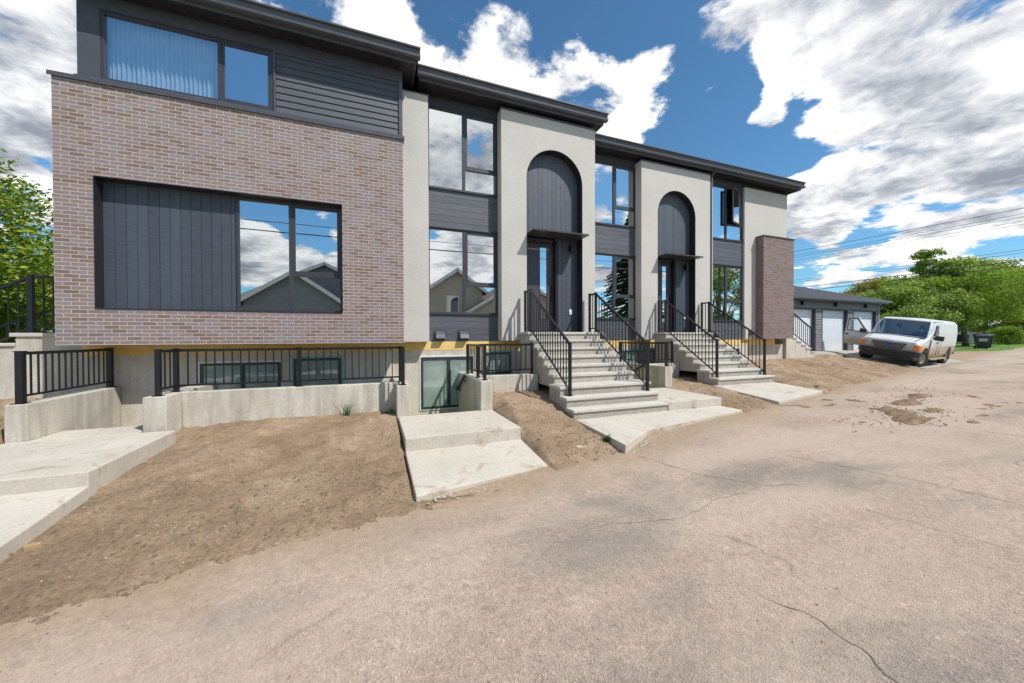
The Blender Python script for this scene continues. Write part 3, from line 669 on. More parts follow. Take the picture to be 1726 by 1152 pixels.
# sliding basement windows in the foundation
def low_window(x0, x1, z0, z1, y, mx, trim, label):
    mb = MB(); t = .035
    mb.box(x0 - t, x0, y - .02, y - .001, z0 - t, z1 + t); mb.box(x1, x1 + t, y - .02, y - .001, z0 - t, z1 + t); mb.box(x0, x1, y - .02, y - .001, z1, z1 + t); mb.box(x0, x1, y - .02, y - .001, z0 - t, z0)
    w = p(mb, 'basement_window', M[trim]); w['label'] = label
    e = .055; mb = MB(); mb.box(x0, x0 + e, y - .032, y - .002, z0, z1); mb.box(x1 - e, x1, y - .032, y - .002, z0, z1); mb.box(x0 + e, x1 - e, y - .032, y - .002, z1 - e, z1); mb.box(x0 + e, x1 - e, y - .032, y - .002, z0, z0 + e)
    if mx: mb.box(mx - .035, mx + .035, y - .036, y - .002, z0 + e, z1 - e)
    mb.build('frame', M['frame'], w)
    mb = MB(); mb.box(x0 + e, x1 - e, y - .014, y - .008, z0 + e, z1 - e); mb.build('pane', M['glass_low'], w)
    mb = MB(); mb.box(x0 + e, x1 - e, y - .006, y - .001, z0 + e, z1 - e)
    # something pale behind the glass: a room's ceiling line and a box
    mb.build('interior', M['room_pale'], w)
low_window(-3.28, -1.86, .36, 1.0, 9.2, -2.55, 'white', 'basement slider behind the long railing, white trim')
low_window(-1.62, -.67, .40, 1.06, 9.2, None, 'teal', 'basement window with teal tape round its frame')
low_window(1.12, 2.45, -.26, 1.03, 9.2, 1.81, 'white', 'tall basement slider beside the lower entry')
low_window(2.75, 3.5, .55, 1.12, 9.2, None, 'teal', 'small basement window left of the near stairs, teal tape')
low_window(7.98, 9.25, .5, 1.06, 10.15, 8.6, 'teal', 'basement window behind the stairs, teal tape')
low_window(12.7, 13.5, .5, 1.06, 10.15, None, 'white', 'basement window right of the far stairs')
# ------------------------------------------------------------------ retaining walls
def wall(label, boxes, mat='conc_wall', group='low concrete walls round the basement wells'):
    mb = MB()
    for b in boxes: mb.box(*b)
    o = mb.build('retaining_wall', M[mat], None, bevel=.012)
    return tag(o, label, 'wall', group)
wall('low concrete wall left of the lower left entry, under the short angled railing', [(-4.73, -4.5, 7.15, 9.198, -.9, .6)])
wall('long U-shaped concrete wall under the brick box, carrying the long railing', [(-3.31, -3.02, 7.25, 9.198, -.9, .6), (-3.02, .43, 7.75, 7.95, -.9, .598), (.43, .68, 7.18, 9.198, -.9, .6)])
wall('L-shaped concrete wall between the lower entry and the near stairs', [(2.06, 2.31, 7.13, 9.198, -.9, .62), (2.31, 3.62, 7.7, 7.9, -.9, .66)])
wall('L-shaped concrete wall between the two flights of entrance stairs', [(7.45, 7.70, 7.73, 10.14, -.6, .7), (7.70, 9.0, 8.75, 8.95, -.6, .698)])
# ------------------------------------------------------------------ walkway slabs
def slab(label, polys, mat='conc_slab', name='walkway_slab', cat='walkway', group='concrete slabs laid to the alley'):
    mb = MB()
    for poly, th in polys:
        n = len(poly); mb.add([tuple(q) for q in poly] + [(q[0], q[1], q[2] - th) for q in poly],
                              [tuple(range(n)), tuple(reversed(range(n, 2 * n)))] + [(i, i + n, (i + 1) % n + n, (i + 1) % n) for i in range(n)])
    o = mb.build(name, M[mat], None, bevel=.014); return tag(o, label, cat, group)
def rect(x0, x1, y0, y1, za, zb): return [(x0, y0, za), (x1, y0, za), (x1, y1, zb), (x0, y1, zb)]
slab('upper concrete slab at the far left, stepping down towards the alley', [(rect(-4.7, -2.86, 5.27, 7.14, .08, .085), .3), (rect(-4.49, -3.32, 7.14, 7.75, .085, .086), .3)])
slab('sloping lower concrete slab at the left edge of the picture', [(rect(-4.7, -2.86, 4.05, 5.28, -.22, -.075), .2)])
slab('raised concrete slab before the tall basement slider', [(rect(.45, 2.31, 5.6, 7.2, .01, .015), .45)])
slab('sloping concrete slab in front of the tall basement slider, meeting the asphalt', [([(.45, 4.2, -.283), (2.31, 4.6, -.30), (2.31, 5.61, -.19), (.45, 5.61, -.19)], .11)])
slab('raised concrete slab right of the near stairs foot', [(rect(5.83, 7.38, 5.96, 7.74, .135, .14), .4)], 'conc_slab')
slab('pointed concrete slab at the foot of the near stairs', [([(3.6, 4.54, -.14), (4.49, 5.08, -.125), (5.66, 5.21, -.08), (7.38, 5.46, -.055), (7.36, 6.2, -.045), (3.6, 6.2, -.045)], .16)])
slab('concrete slab at the foot of the far stairs', [([(8.8, 5.62, .0), (11.25, 6.07, .06), (11.15, 7.4, .17), (8.8, 7.4, .17)], .16)])

# ------------------------------------------------------------------ stairs
def stairs(label, dx, z0, rise, nup, nlow, ys, yland, yback, ground):
    xl, xr = 3.62 + dx, 5.80 + dx
    t = thing('concrete_stairs', label, 'stairs', (4.7 + dx, ys[-1], ground), 'front entrance stairs')
    # precast upper flight: stepped side profile
    bot = z0 - (nup + 1) * rise - .08
    prof = [(yback, z0 - .062), (yland + .03, z0 - .062)]
    for i in range(1, nup + 1):
        zt = z0 - i * rise - .062; yp = (yland if i == 1 else ys[i - 2]) + .03
        prof += [(yp, zt), (ys[i - 1] + .03, zt)]
    prof += [(ys[nup - 1] + .03, bot), (yback, bot)]
    mb = MB(); mb.prism(prof, 'x', xl + .03, xr - .03); mb.build('flight', M['conc_step'], t)
    def tread(y0, y1, zt, xa, xb, mat='conc_tread', th=.06):
        mb = MB(); mb.box(xa, xb, y0, y1, zt - th, zt); mb.build('tread', M[mat], t, bevel=.01)
    tread(yland, yback, z0, xl - .03, xr + .03)
    for i in range(1, nup + 1):
        tread(ys[i - 1], (yland if i == 1 else ys[i - 2]) + .0299, z0 - i * rise, xl, xr)
    # cast lower steps
    xa, xb = xl - .09, xr + .04
    prof = [(ys[nup - 1] + .029, z0 - (nup + 1) * rise - .062)]
    for k in range(nlow):
        i = nup + 1 + k; zt = z0 - i * rise - .062
        if k: prof.append((ys[i - 2] + .03, zt))
        prof.append((ys[i - 1] + .03, zt))
    prof += [(ys[-1] + .03, ground - .3), (ys[nup - 1] + .029, ground - .3)]
    mb = MB(); mb.prism(prof, 'x', xa + .02, xb - .02); mb.build('step_block', M['conc_low'], t)
    for k in range(nlow):
        i = nup + 1 + k; yb = (ys[i - 2] + .0299)
        tread(ys[i - 1], yb, z0 - i * rise, xa, xb + (.0 if k < nlow - 1 or nlow == 2 else 0.0), 'conc_low' if False else 'conc_tread')
    return t
YS1 = [8.02, 7.75, 7.48, 7.22, 6.96, 6.48, 6.22, 5.95]
stairs('near concrete entrance stairs with eight treads, leading to the first arched door', 0, 1.65, .19, 5, 3, YS1, 8.31, 8.90, -.05)
YS2 = [9.04, 8.77, 8.50, 8.24, 7.98, 7.56, 7.28]
stairs('far concrete entrance stairs with seven treads, leading to the second arched door', 5.37, 1.67, .187, 5, 2, YS2, 9.33, 9.84, .17)

# ------------------------------------------------------------------ railings
def railing(label, runs, group, h=1.07, posts=None, bal=.018, spacing=.13, post=.055, rail=.045):
    """runs: list of (p0, p1) at walking level; posts: list of base points"""
    base = posts[0]
    t = thing('metal_railing', label, 'railing', tuple(base)[:3], group)
    for q in posts:
        qh = q[3] if len(q) > 3 else h
        mb = MB(); mb.box(q[0] - post / 2, q[0] + post / 2, q[1] - post / 2, q[1] + post / 2, q[2] + .008, q[2] + qh)
        mb.box(q[0] - post * .62, q[0] + post * .62, q[1] - post * .62, q[1] + post * .62, q[2] + qh, q[2] + qh + .012)
        mb.box(q[0] - post * .95, q[0] + post * .95, q[1] - post * .95, q[1] + post * .95, q[2], q[2] + .008)
        mb.build('post', M['black'], t)
    for a, b in runs:
        a = Vector(a); b = Vector(b); d = b - a; hor = Vector((d.x, d.y, 0)).length
        dirh = Vector((d.x, d.y, 0)) / hor; slope = d.z / hor
        ea = a + (dirh + Vector((0, 0, slope))) * (post / 2 + .001); eb = b - (dirh + Vector((0, 0, slope))) * (post / 2 + .001)
        up = Vector((0, 0, 1))
        mb = MB(); mb.bar(ea + up * (h - rail / 2), eb + up * (h - rail / 2), rail, rail); mb.build('top_rail', M['black'], t)
        mb = MB(); mb.bar(ea + up * .105, eb + up * .105, .03, .03); mb.build('bottom_rail', M['black'], t)
        n = max(1, int(round((hor - post) / spacing)))
        me = None
        za, zb = .105 - .012, h - rail + .01
        for i in range(1, n):
            f = i / n; q = ea + (eb - ea) * f
            if me is None:
                mb = MB(); mb.box(-bal / 2, bal / 2, -bal / 2, bal / 2, za, zb)
                o = mb.build('baluster', M['black'], t, local=True); me = o
            else:
                o = me.copy(); C.objects.link(o); o.parent = t
            o.location = q - Vector(t.location)
    return t
G1 = 'black railings round the basement wells'; G2 = 'black railings of the entrance stairs'
z = .6
railing('short black railing on the wall left of the lower left entry', [((-4.615, 7.24, z), (-4.615, 9.1, z))], G1, .73, [(-4.615, 7.24, z), (-4.615, 9.1, z)], post=.075)
railing('longest black railing, above the basement windows under the brick box', [((-3.16, 7.36, z), (-3.13, 7.85, z)), ((-3.13, 7.85, z), (-1.29, 7.85, z)), ((-1.29, 7.85, z), (.54, 7.85, z)), ((.54, 7.85, z), (.55, 7.3, z))],
        G1, .73, [(-3.16, 7.36, z), (-3.13, 7.85, z), (-1.29, 7.85, z), (.54, 7.85, z), (.55, 7.3, z)], post=.065)
z = .63
railing('small L-shaped black railing just left of the near stairs', [((2.19, 7.28, z), (2.19, 7.8, z + .02)), ((2.19, 7.8, z + .02), (2.19, 8.75, z + .02)), ((2.19, 7.8, z + .03), (3.5, 7.8, z + .03))],
        G1, .71, [(2.19, 7.28, z), (2.19, 7.8, z), (2.19, 8.75, z), (3.5, 7.8, z + .03)])
z = .7
railing('small black railing on the wall between the two flights of stairs', [((7.57, 7.82, z), (7.57, 8.85, z)), ((7.57, 8.85, z), (7.57, 9.8, z)), ((7.57, 8.85, z), (8.8, 8.85, z))],
        G1, .66, [(7.57, 7.82, z), (7.57, 8.85, z), (7.57, 9.8, z), (8.8, 8.85, z)])
def stair_rail(label, x, yb, yf, z0, yl, zl):
    railing(label, [((x, yb, z0), (x, yf, z0)), ((x, yf, z0), (x, yl, zl))], G2, 1.07, [(x, yb, z0), (x, yf, z0), (x, yl, zl)], spacing=.118)
stair_rail('left sloping black railing of the near stairs', 3.735, 8.73, 8.43, 1.65, 6.44, .32)
stair_rail('right sloping black railing of the near stairs', 5.70, 8.73, 8.43, 1.65, 6.44, .32)
stair_rail('left sloping black railing of the far stairs', 9.10, 9.74, 9.44, 1.67, 7.5, .361)
stair_rail('right sloping black railing of the far stairs', 11.07, 9.74, 9.44, 1.67, 7.5, .361)
# wall-mounted hand rails in the lower entries
def handrail(label, a, b):
    t = thing('handrail', label, 'handrail', a, 'short handrails in the lower entries')
    mb = MB(); mb.bar(a, b, .05, .05); mb.build('rail', M['black'], t)
    for f in (.2, .8):
        q = Vector(a).lerp(Vector(b), f); mb = MB(); mb.tube([q + Vector((0, 0, -.02)), q + Vector((.02, 0, -.09)), q + Vector((.068, 0, -.1))], .011); mb.build('bracket', M['black'], t)
handrail('short black handrail on the wall of the lower entry left of the near stairs', (1.99, 8.15, .68), (1.99, 9.05, .2))
handrail('short black handrail on the wall between the flights of stairs', (7.38, 8.3, .82), (7.38, 9.2, .34))

# ------------------------------------------------------------------ side entries at both ends of the house
t = thing('side_stairs', 'concrete landing and steps at the left end of the brick house', 'stairs', (-5.5, 9.6, .3))
mb = MB(); mb.box(-5.93, -5.045, 9.22, 10.6, -.5, 1.55); mb.build('landing_block', M['conc_wall'], t)
mb = MB(); mb.box(-6.0, -5.042, 9.19, 10.6, 1.55, 1.62); mb.build('tread', M['conc_tread'], t, bevel=.012)
for k in range(4):
    x1 = -5.935 - k * .27; zt = 1.62 - (k + 1) * .18
    mb = MB(); mb.box(x1 - .27, x1, 9.22, 10.6, -.5, zt - .06); mb.build('step', M['conc_wall'], t)
    mb = MB(); mb.box(x1 - .31, x1 - .02 if k else x1 - .001, 9.19, 10.6, zt - .06, zt); mb.build('tread', M['conc_tread'], t, bevel=.012)
railing('black railing on the concrete landing at the far left, front side', [((-5.06, 9.3, 1.62), (-5.78, 9.3, 1.62)), ((-5.78, 9.3, 1.62), (-7.1, 9.3, .82))], 'railings of the left side entry', 1.05, [(-5.78, 9.3, 1.62), (-7.1, 9.3, .82)], post=.07)
railing('black railing sloping up behind the landing at the far left', [((-8.3, 11.2, .42), (-5.7, 12.3, 1.95))], 'railings of the left side entry', 1.0, [(-8.3, 11.2, .42), (-5.7, 12.3, 1.95)], post=.06)
t = thing('side_stairs', 'narrow concrete steps beside the brick pillar at the right end', 'stairs', (17, 10.3, .6))
mb = MB(); prof = [(16.16, 1.65)]; x = 16.55
mb.box(16.155, 16.55, 10.05, 11.3, -.3, 1.59)
for k in range(5): mb.box(16.55 + .3 * k, 16.85 + .3 * k, 10.05, 11.3, -.3, 1.59 - .155 * (k + 1))
mb.build('step_block', M['conc_found'], t)
mb = MB(); mb.box(16.155, 16.58, 10.02, 11.3, 1.59, 1.65); mb.build('tread', M['conc_tread'], t)
for k in range(5):
    mb = MB(); mb.box(16.551 + .3 * k if k else 16.581, 16.88 + .3 * k, 10.02, 11.3, 1.59 - .155 * (k + 1), 1.65 - .155 * (k + 1)); mb.build('tread', M['conc_tread'], t)
railing('black railing of the narrow steps beside the brick pillar', [((16.3, 10.1, 1.75), (17.92, 10.1, .9))], 'railings of the right side entry', .98, [(16.3, 10.1, 1.65, 1.05), (17.92, 10.1, .85, 1.03)])

# ------------------------------------------------------------------ ground
SL = [(-4.7, -2.86, 5.27, 7.2, -.02, .0), (-4.7, -2.86, 4.05, 5.28, -.235, -.10), (.45, 2.31, 5.6, 7.2, -.1, -.02), (.45, 2.31, 4.2, 5.61, -.31, -.215), (5.83, 7.38, 5.9, 7.74, .07, .09), (3.6, 7.38, 4.6, 6.2, -.16, -.06), (8.8, 11.2, 5.65, 7.4, -.03, .15)]
def zback(x):
    yb = interp(x, [(-9, 9.2), (-3.1, 9.2), (-3.0, 7.75), (.45, 7.75), (2.3, 7.7), (3.6, 7.7), (5.8, 7.9), (7.4, 8.7), (11, 9.0), (11.6, 10.1), (16.2, 10.1), (17.9, 10.6), (24, 10.8)])
    zb = interp(x, [(-9, .5), (-4.72, .45), (-4.5, .05), (-3.0, .0), (.45, .05), (2.3, .3), (3.6, .27), (5.8, .2), (7.4, .2), (8.9, .28), (11, .35), (12.5, .55), (16.2, .6), (17.9, .7), (20.5, .6), (22, .45)])
    return yb, zb
def dirt_z(x, y):
    ye = edge_y(x); zr = road_z(x); yb, zb = zback(x)
    t = (y - ye) / (yb - ye)
    n1 = mnoise.noise(Vector((x * .8, y * .8, 0))); n2 = mnoise.noise(Vector((x * 2.7, y * 2.7, 3))); n3 = mnoise.noise(Vector((x * 8, y * 8, 7)))
    n4 = abs(mnoise.noise(Vector((x * 4.5 + y * 2, y * 5 - x * 1.2, 11))))
    wob = .07 * n1 + .03 * n2
    if t <= 0: z = zr - .02 + t * .55
    else: z = zr - .02 + (zb - zr + .02) * min(t, 1.15) ** .8
    n5 = mnoise.noise(Vector((x * 1.7 + 9, y * 3.1, 31)))
    if n5 > .28: z -= .05 * min(1, (n5 - .28) * 6) * max(0, min(1, t * 3))       # footprints and scrapes
    z += .022 * mnoise.fractal(Vector((x * 6, y * 6, 1)), .7, 2.2, 4) * max(0, min(1, t * 4 + .6))
    z += wob * min(1, max(t * 2.2 + .15, .1)) * (1 if t < .9 else .5) + .012 * n3 + .02 * n4 * (t > -.1)
    if 11.6 < x < 21:        # wheel ruts and mounds on the far patch
        z += .06 * mnoise.noise(Vector((x * 1.3, y * 2.2, 21))) * max(0, min(1, t * 2)) + .05 * max(0, mnoise.noise(Vector((x * .9 - y * 2.5, y * 1.2 + x, 5)))) * max(0, min(1, t * 3))
    for (x0, x1, y0, y1, za, zc) in SL:
        dx = max(x0 - x, 0, x - x1); dy = max(y0 - y, 0, y - y1); dd = math.hypot(dx, dy)
        if dd < .7:
            f = (min(max(y, y0), y1) - y0) / (y1 - y0); lim = za + (zc - za) * f
            z = min(z, lim - .12) if dd < .015 else min(z, lim + dd * .8 + .015 * n3)
    return z
st = .05; X0, X1 = -9.0, 22.0; nx = int((X1 - X0) / st); Y0, Y1 = 1.9, 10.95; ny = int((Y1 - Y0) / st)
vs = []; fs = []; idx = {}
holes = [(-4.45, 2.05, 7.95, 12), (-4.62, -3.1, 7.14, 12), (.7, 2.05, 7.22, 12), (2.32, 3.6, 7.92, 12), (5.75, 7.43, 7.76, 12), (7.72, 9, 8.97, 12), (-4.9, 16.1, 10.2, 12), (-4.9, 5.6, 9.3, 12)]
def vid(i, j):
    k = (i, j)
    if k not in idx:
        x = X0 + i * st; y = Y0 + j * st; idx[k] = len(vs); vs.append((x, y, -.55 + .02 * mnoise.noise(Vector((x * 3, y * 3, 0))) if any(a - .04 < x < b + .04 and c < y < d for a, b, c, d in holes[:-2]) else dirt_z(x, y)))
    return idx[k]
for i in range(nx):
    xc = X0 + (i + .5) * st; ye = edge_y(xc)
    for j in range(ny):
        yc = Y0 + (j + .5) * st
        if yc < ye - .75: continue
        if xc > 17.8 and yc > 10.78: continue
        if xc > 21.45 + max(0, 8.9 - yc) * .6 : continue
        if any(a < xc < b and c < yc < d for a, b, c, d in holes[-2:]): continue
        fs.append((vid(i, j), vid(i + 1, j), vid(i + 1, j + 1), vid(i, j + 1)))
mb = MB(); mb.add(vs, fs); o = mb.build('dirt_ground', M['dirt'], None, smooth=True, fix=False); tag(o, 'bare brown soil between the house and the alley', 'soil', None, 'structure')
# alley
xs = [-60, -40, -20, -12, -8] + [-6 + .25 * i for i in range(150)] + [32 + 4 * i for i in range(30)] + [200, 420]
vs = []; fs = []; rows = 14
for x in xs:
    ye = edge_y(min(x, 60)) if x < 60 else edge_y(60) + (x - 60) * .17
    for k in range(rows + 1):
        f = k / rows; wid = 9.5 if x < 27 else 9.5 + 0
        y = ye + (1.4 if x < 21 else (4.5 if x < 60 else 6)) - f * 12.5
        v = (y - (ye - 2.6)) / 3.0
        z = road_z(x) - .05 * max(0, 1 - v * v) + .012 * mnoise.noise(Vector((x * .5, y * .5, 0)))
        vs.append((x, y, z))
for i in range(len(xs) - 1):
    for k in range(rows):
        a = i * (rows + 1) + k; fs.append((a, a + 1, a + rows + 2, a + rows + 1))
mb = MB(); mb.add(vs, fs); road = mb.build('alley_road', M['asphalt'], None, smooth=True, fix=True); tag(road, 'dusty worn asphalt alley', 'road', None, 'structure')
if road.data.polygons[0].normal.z < 0: road.data.flip_normals()
def crack(pts, w, seed):
    rnd = random.Random(seed); mb = MB(); P_ = []
    for (a, b) in zip(pts, pts[1:]):
        n = max(4, int(math.hypot(b[0] - a[0], b[1] - a[1]) / .05))
        for i in range(n): f = i / n; P_.append((a[0] + (b[0] - a[0]) * f, a[1] + (b[1] - a[1]) * f))
    P_.append(pts[-1]); vs = []
    for i, (x, y) in enumerate(P_):
        d = Vector((P_[min(i + 1, len(P_) - 1)][0] - P_[max(i - 1, 0)][0], P_[min(i + 1, len(P_) - 1)][1] - P_[max(i - 1, 0)][1], 0)).normalized(); nrm = Vector((-d.y, d.x, 0))
        j = mnoise.noise(Vector((x * 6, y * 6, seed))) * .05 + mnoise.noise(Vector((x * 25, y * 25, seed))) * .02; ww = w * (.3 + abs(mnoise.noise(Vector((x * 9, y * 9, seed + 4)))) * 2) * min(1, i / 4, (len(P_) - 1 - i) / 4) + .0006
        for s in (-1, 1):
            qx, qy = x + nrm.x * (j + s * ww), y + nrm.y * (j + s * ww); v = (qy - (edge_y(qx) - 2.6)) / 3.0
            vs.append((qx, qy, road_z(qx) - .05 * max(0, 1 - v * v) + .012 * mnoise.noise(Vector((qx * .5, qy * .5, 0))) + .005))
    mb.add(vs, [(2 * i, 2 * i + 1, 2 * i + 3, 2 * i + 2) for i in range(len(P_) - 1)]); mb.build('crack', M['crack'], road, fix=False)
crack([(5.55, 3.4), (5.76, 2.69), (5.95, 2.2), (6.01, 1.3), (6.2, .2)], .0035, 1)
crack([(4.6, 2.2), (4.72, 1.8), (4.85, 1.2)], .0025, 2)
crack([(3.7, 4.5), (3.95, 3.5), (4.3, 3.0), (4.75, 2.75)], .003, 3)
crack([(2.0, 3.05), (2.45, 2.95), (2.94, 2.8), (3.61, 2.96), (4.3, 2.9)], .0025, 4)
crack([(2.55, 1.85), (2.72, 1.46), (2.64, 1.1), (2.62, .7)], .004, 5)
crack([(9.2, 3.9), (9.6, 2.6), (10.0, .5)], .006, 6)
# base ground to the horizon
xs = [-900, -60, -40, -10, 0, 4, 8, 12, 17, 22, 30, 46, 80, 200, 900]; vs = []; fs = []
for x in xs:
    for y in (-900, -60, 0, 60, 900): vs.append((x, y, road_z(x) - .16))
for i in range(len(xs) - 1):
    for k in range(4): a = i * 5 + k; fs.append((a, a + 5, a + 6, a + 1))
mb = MB(); mb.add(vs, fs); o = mb.build('ground', M['grass'], None, fix=False); tag(o, 'grassy ground of the neighbourhood', 'ground', None, 'structure')
# driveway apron and pad before the garage
mb = MB(); vs = []; fs = []
def apz(y): return .16 + (y - 8.4) * (.64 / 3.3)
pts = [(21.55, 8.6), (21.42, 9.2), (21.6, 10.0), (21.85, 10.76)]
for k, (x, y) in enumerate(pts):
    vs += [(x, y, apz(y)), (28.2, y + .12, apz(y) - .03)]
for k in range(3): fs.append((2 * k, 2 * k + 1, 2 * k + 3, 2 * k + 2))
vs += [(21.9, 8.0, .14), (28.3, 9.2, .2)]; fs.append((8, 9, 1, 0))
mb.add(vs, fs); mb.hexa([(17.85, 10.8, .1), (28.2, 10.89, .1), (28.2, 11.75, .1), (17.85, 11.75, .1)], [(17.85, 10.8, .625), (28.2, 10.89, .61), (28.2, 11.75, .80), (17.85, 11.75, .80)])
o = mb.build('driveway', M['apron'], None); tag(o, 'concrete driveway sloping up to the garage doors', 'driveway', None, 'structure')
mb = MB()
q = [(21.95, 8.35, .17)] + [(x, y, apz(y)) for x, y in pts]
for a, b in zip(q, q[1:]):
    mb.bar((a[0] - .06, a[1], a[2] - .03), (b[0] - .06, b[1], b[2] - .03), .14, .15)
o = mb.build('kerb', M['conc_slab'], None); tag(o, 'narrow concrete kerb edging the driveway', 'kerb', None, 'structure')
# lawn
poly = [(36, 15.6), (39.5, 14.2), (42, 12.75), (44, 12.35), (48, 12.75), (54, 14.2), (62, 15.4), (90, 22.5), (95, 60), (30, 60), (30, 16.5)]
mb = MB(); n = len(poly); mb.add([(x, y, road_z(x) + .05) for x, y in poly] + [(x, y, road_z(x) - .2) for x, y in poly], [tuple(range(n))] + [(i, i + n, (i + 1) % n + n, (i + 1) % n) for i in range(n)])
o = mb.build('lawn', M['grass'], None); tag(o, 'bright green lawn at the far end of the alley', 'lawn', None, 'structure')

# ------------------------------------------------------------------ small things lying about
def ground_at(x, y): return max(dirt_z(x, y), road_z(x) - .03) if y > edge_y(x) - .3 else road_z(x) - .04
def scrap(name, label, cat, x, y, size, mat, rz=0, tilt=0, z=None):
    bm = MB(); a, b, c = size
    bm.hexa([(-a / 2, -b / 2 * .9, 0), (a / 2, -b / 2, 0), (a / 2 * .93, b / 2, 0), (-a / 2, b / 2 * .85, 0)], [(-a / 2, -b / 2 * .8, c), (a / 2 * .97, -b / 2, c * 1.1), (a / 2 * .9, b / 2, c * .8), (-a / 2 * .95, b / 2 * .8, c)])
    o = bm.build(name, M[mat], None, bevel=min(size) * .12); o.location = (x, y, (ground_at(x, y) if z is None else z) - .004); o.rotation_euler = (tilt, tilt * .5, rz); return tag(o, label, cat)
scrap('wood_block', 'small brown block of wood lying beside the lower left slab', 'wood scrap', -2.72, 4.35, (.1, .06, .045), 'wood', .6, .1)
scrap('cardboard_scrap', 'pale scrap of cardboard on the soil near the pointed slab', 'scrap', 3.02, 4.87, (.17, .07, .02), 'card', -.1, .06)
scrap('wood_stick', 'dark stick lying on the soil mound left of the near stairs', 'stick', 2.55, 6.95, (.03, .42, .025), 'wood', .9, .05)
scrap('red_scrap', 'tiny red scrap lying on the brown soil', 'scrap', -1.34, 4.72, (.05, .02, .012), 'red', .2)
scrap('paper_scrap', 'tiny white scrap on the asphalt at the bottom right', 'litter', 2.05, 1.05, (.035, .02, .006), 'white', .7, z=road_z(2) - .045)
scrap('paper_scrap', 'larger torn white scrap on the asphalt at the bottom right', 'litter', 1.93, 1.02, (.05, .035, .006), 'white', .2, z=road_z(2) - .045)
scrap('stone_chip', 'pale stone chip on the soil under the long wall', 'stone', -.05, 7.0, (.06, .05, .03), 'stone', .3)
# gravel: uncountable pebbles
def pebbles(name, label, pts, mat, smin, smax):
    mb = MB()
    for (x, y, z) in pts:
        s = random.uniform(smin, smax); rz = random.uniform(0, PI); k = [random.uniform(.7, 1.2) for _ in range(6)]
        v = []
        for t in range(5):
            a = rz + t * 2 * PI / 5; v.append((x + s * k[t] * math.cos(a), y + s * k[t] * math.sin(a), z))
        top = (x, y, z + s * .75 * k[5]); top2 = (x + s * .3 * math.cos(rz), y + s * .3 * math.sin(rz), z + s * .7 * k[5])
        mb.add(v + [top, top2], [(0, 1, 6), (1, 2, 5, 6), (2, 3, 5), (3, 4, 5), (4, 0, 6, 5)])
    o = mb.build(name, M[mat], None, fix=False); return tag(o, label, 'gravel', None, 'stuff')
pts = []
while len(pts) < 4200:
    x = random.uniform(-5, 21) if random.random() < .6 else random.uniform(-3, 6); y = edge_y(x) + abs(random.gauss(0, 1.2)) - .1
    yb, zb = zback(x)
    if y > yb - .1 or any(a - .05 < x < b + .05 and c - .05 < y < d + .05 for a, b, c, d, _, _ in SL): continue
    pts.append((x, y, dirt_z(x, y) - .004))
pebbles('soil_clods', 'dark clods scattered over the soil', pts[:2900], 'soil_clod', .007, .026)
pebbles('pale_pebbles', 'pale pebbles scattered over the soil', pts[2900:], 'stone', .003, .011)
pts = []
for k in range(520):      # crumbled edge under the slabs
    a, b = random.choice([((.5, 4.14), (2.35, 4.53)), ((3.62, 4.48), (4.5, 5.0)), ((3.62, 4.48), (4.5, 5.0)), ((4.5, 5.0), (5.7, 5.14)), ((8.85, 5.55), (11.2, 5.98))])
    f = random.random(); x = a[0] + (b[0] - a[0]) * f; y = a[1] + (b[1] - a[1]) * f + random.gauss(-.03, .035); pts.append((x, y, max(road_z(x) - .035, dirt_z(x, y)) + random.uniform(0, .03)))
pebbles('slab_rubble', 'loose gravel along the crumbled slab edges', pts, 'stone', .008, .024)
pts = []
for k in range(900):
    x = random.uniform(-3, 9); y = edge_y(x) - random.uniform(.05, 3.6); 
    if y < .4: continue
    pts.append((x, y, road_z(x) - .05 * max(0, 1 - ((y - edge_y(x) + 2.6) / 3) ** 2) - .003))
pebbles('road_grit', 'loose grit on the asphalt', pts, 'pebdark', .003, .009)
# small heaps of soil on the alley
def heap(label, blobs):
    mb = MB(); x0, x1, y0, y1, s = 8.2, 14.2, 3.0, 5.6, .05; idx = {}; vs = []; fs = []
    def hz(x, y):
        e = 0
        for (cx, cy, rx, ry, h, rot) in blobs:
            u, v = x - cx, y - cy; a = (u * math.cos(rot) + v * math.sin(rot)) / rx; b = (-u * math.sin(rot) + v * math.cos(rot)) / ry
            e = max(e, h * (1.25 - a * a - b * b))
        nn = mnoise.fractal(Vector((x * 1.6, y * 3.2, 2)), .8, 2.1, 5)
        return e + .075 * nn - .035
    nx_, ny_ = int((x1 - x0) / s), int((y1 - y0) / s)
    H = [[hz(x0 + i * s, y0 + j * s) for j in range(ny_ + 1)] for i in range(nx_ + 1)]
    def vid(i, j):
        if (i, j) not in idx:
            x, y = x0 + i * s, y0 + j * s; idx[(i, j)] = len(vs); v = (y - (edge_y(x) - 2.6)) / 3.0
            vs.append((x, y, road_z(x) - .05 * max(0, 1 - v * v) + .012 * mnoise.noise(Vector((x * .5, y * .5, 0))) + min(.07, max(-.012, H[i][j] * .8))))
        return idx[(i, j)]
    for i in range(nx_):
        for j in range(ny_):
            if max(H[i][j], H[i + 1][j], H[i][j + 1], H[i + 1][j + 1]) > 0: fs.append((vid(i, j), vid(i + 1, j), vid(i + 1, j + 1), vid(i, j + 1)))
    mb.add(vs, fs); o = mb.build('soil_heap', M['moist'], None, smooth=True, fix=False); tag(o, label, 'soil heap')
pts = []
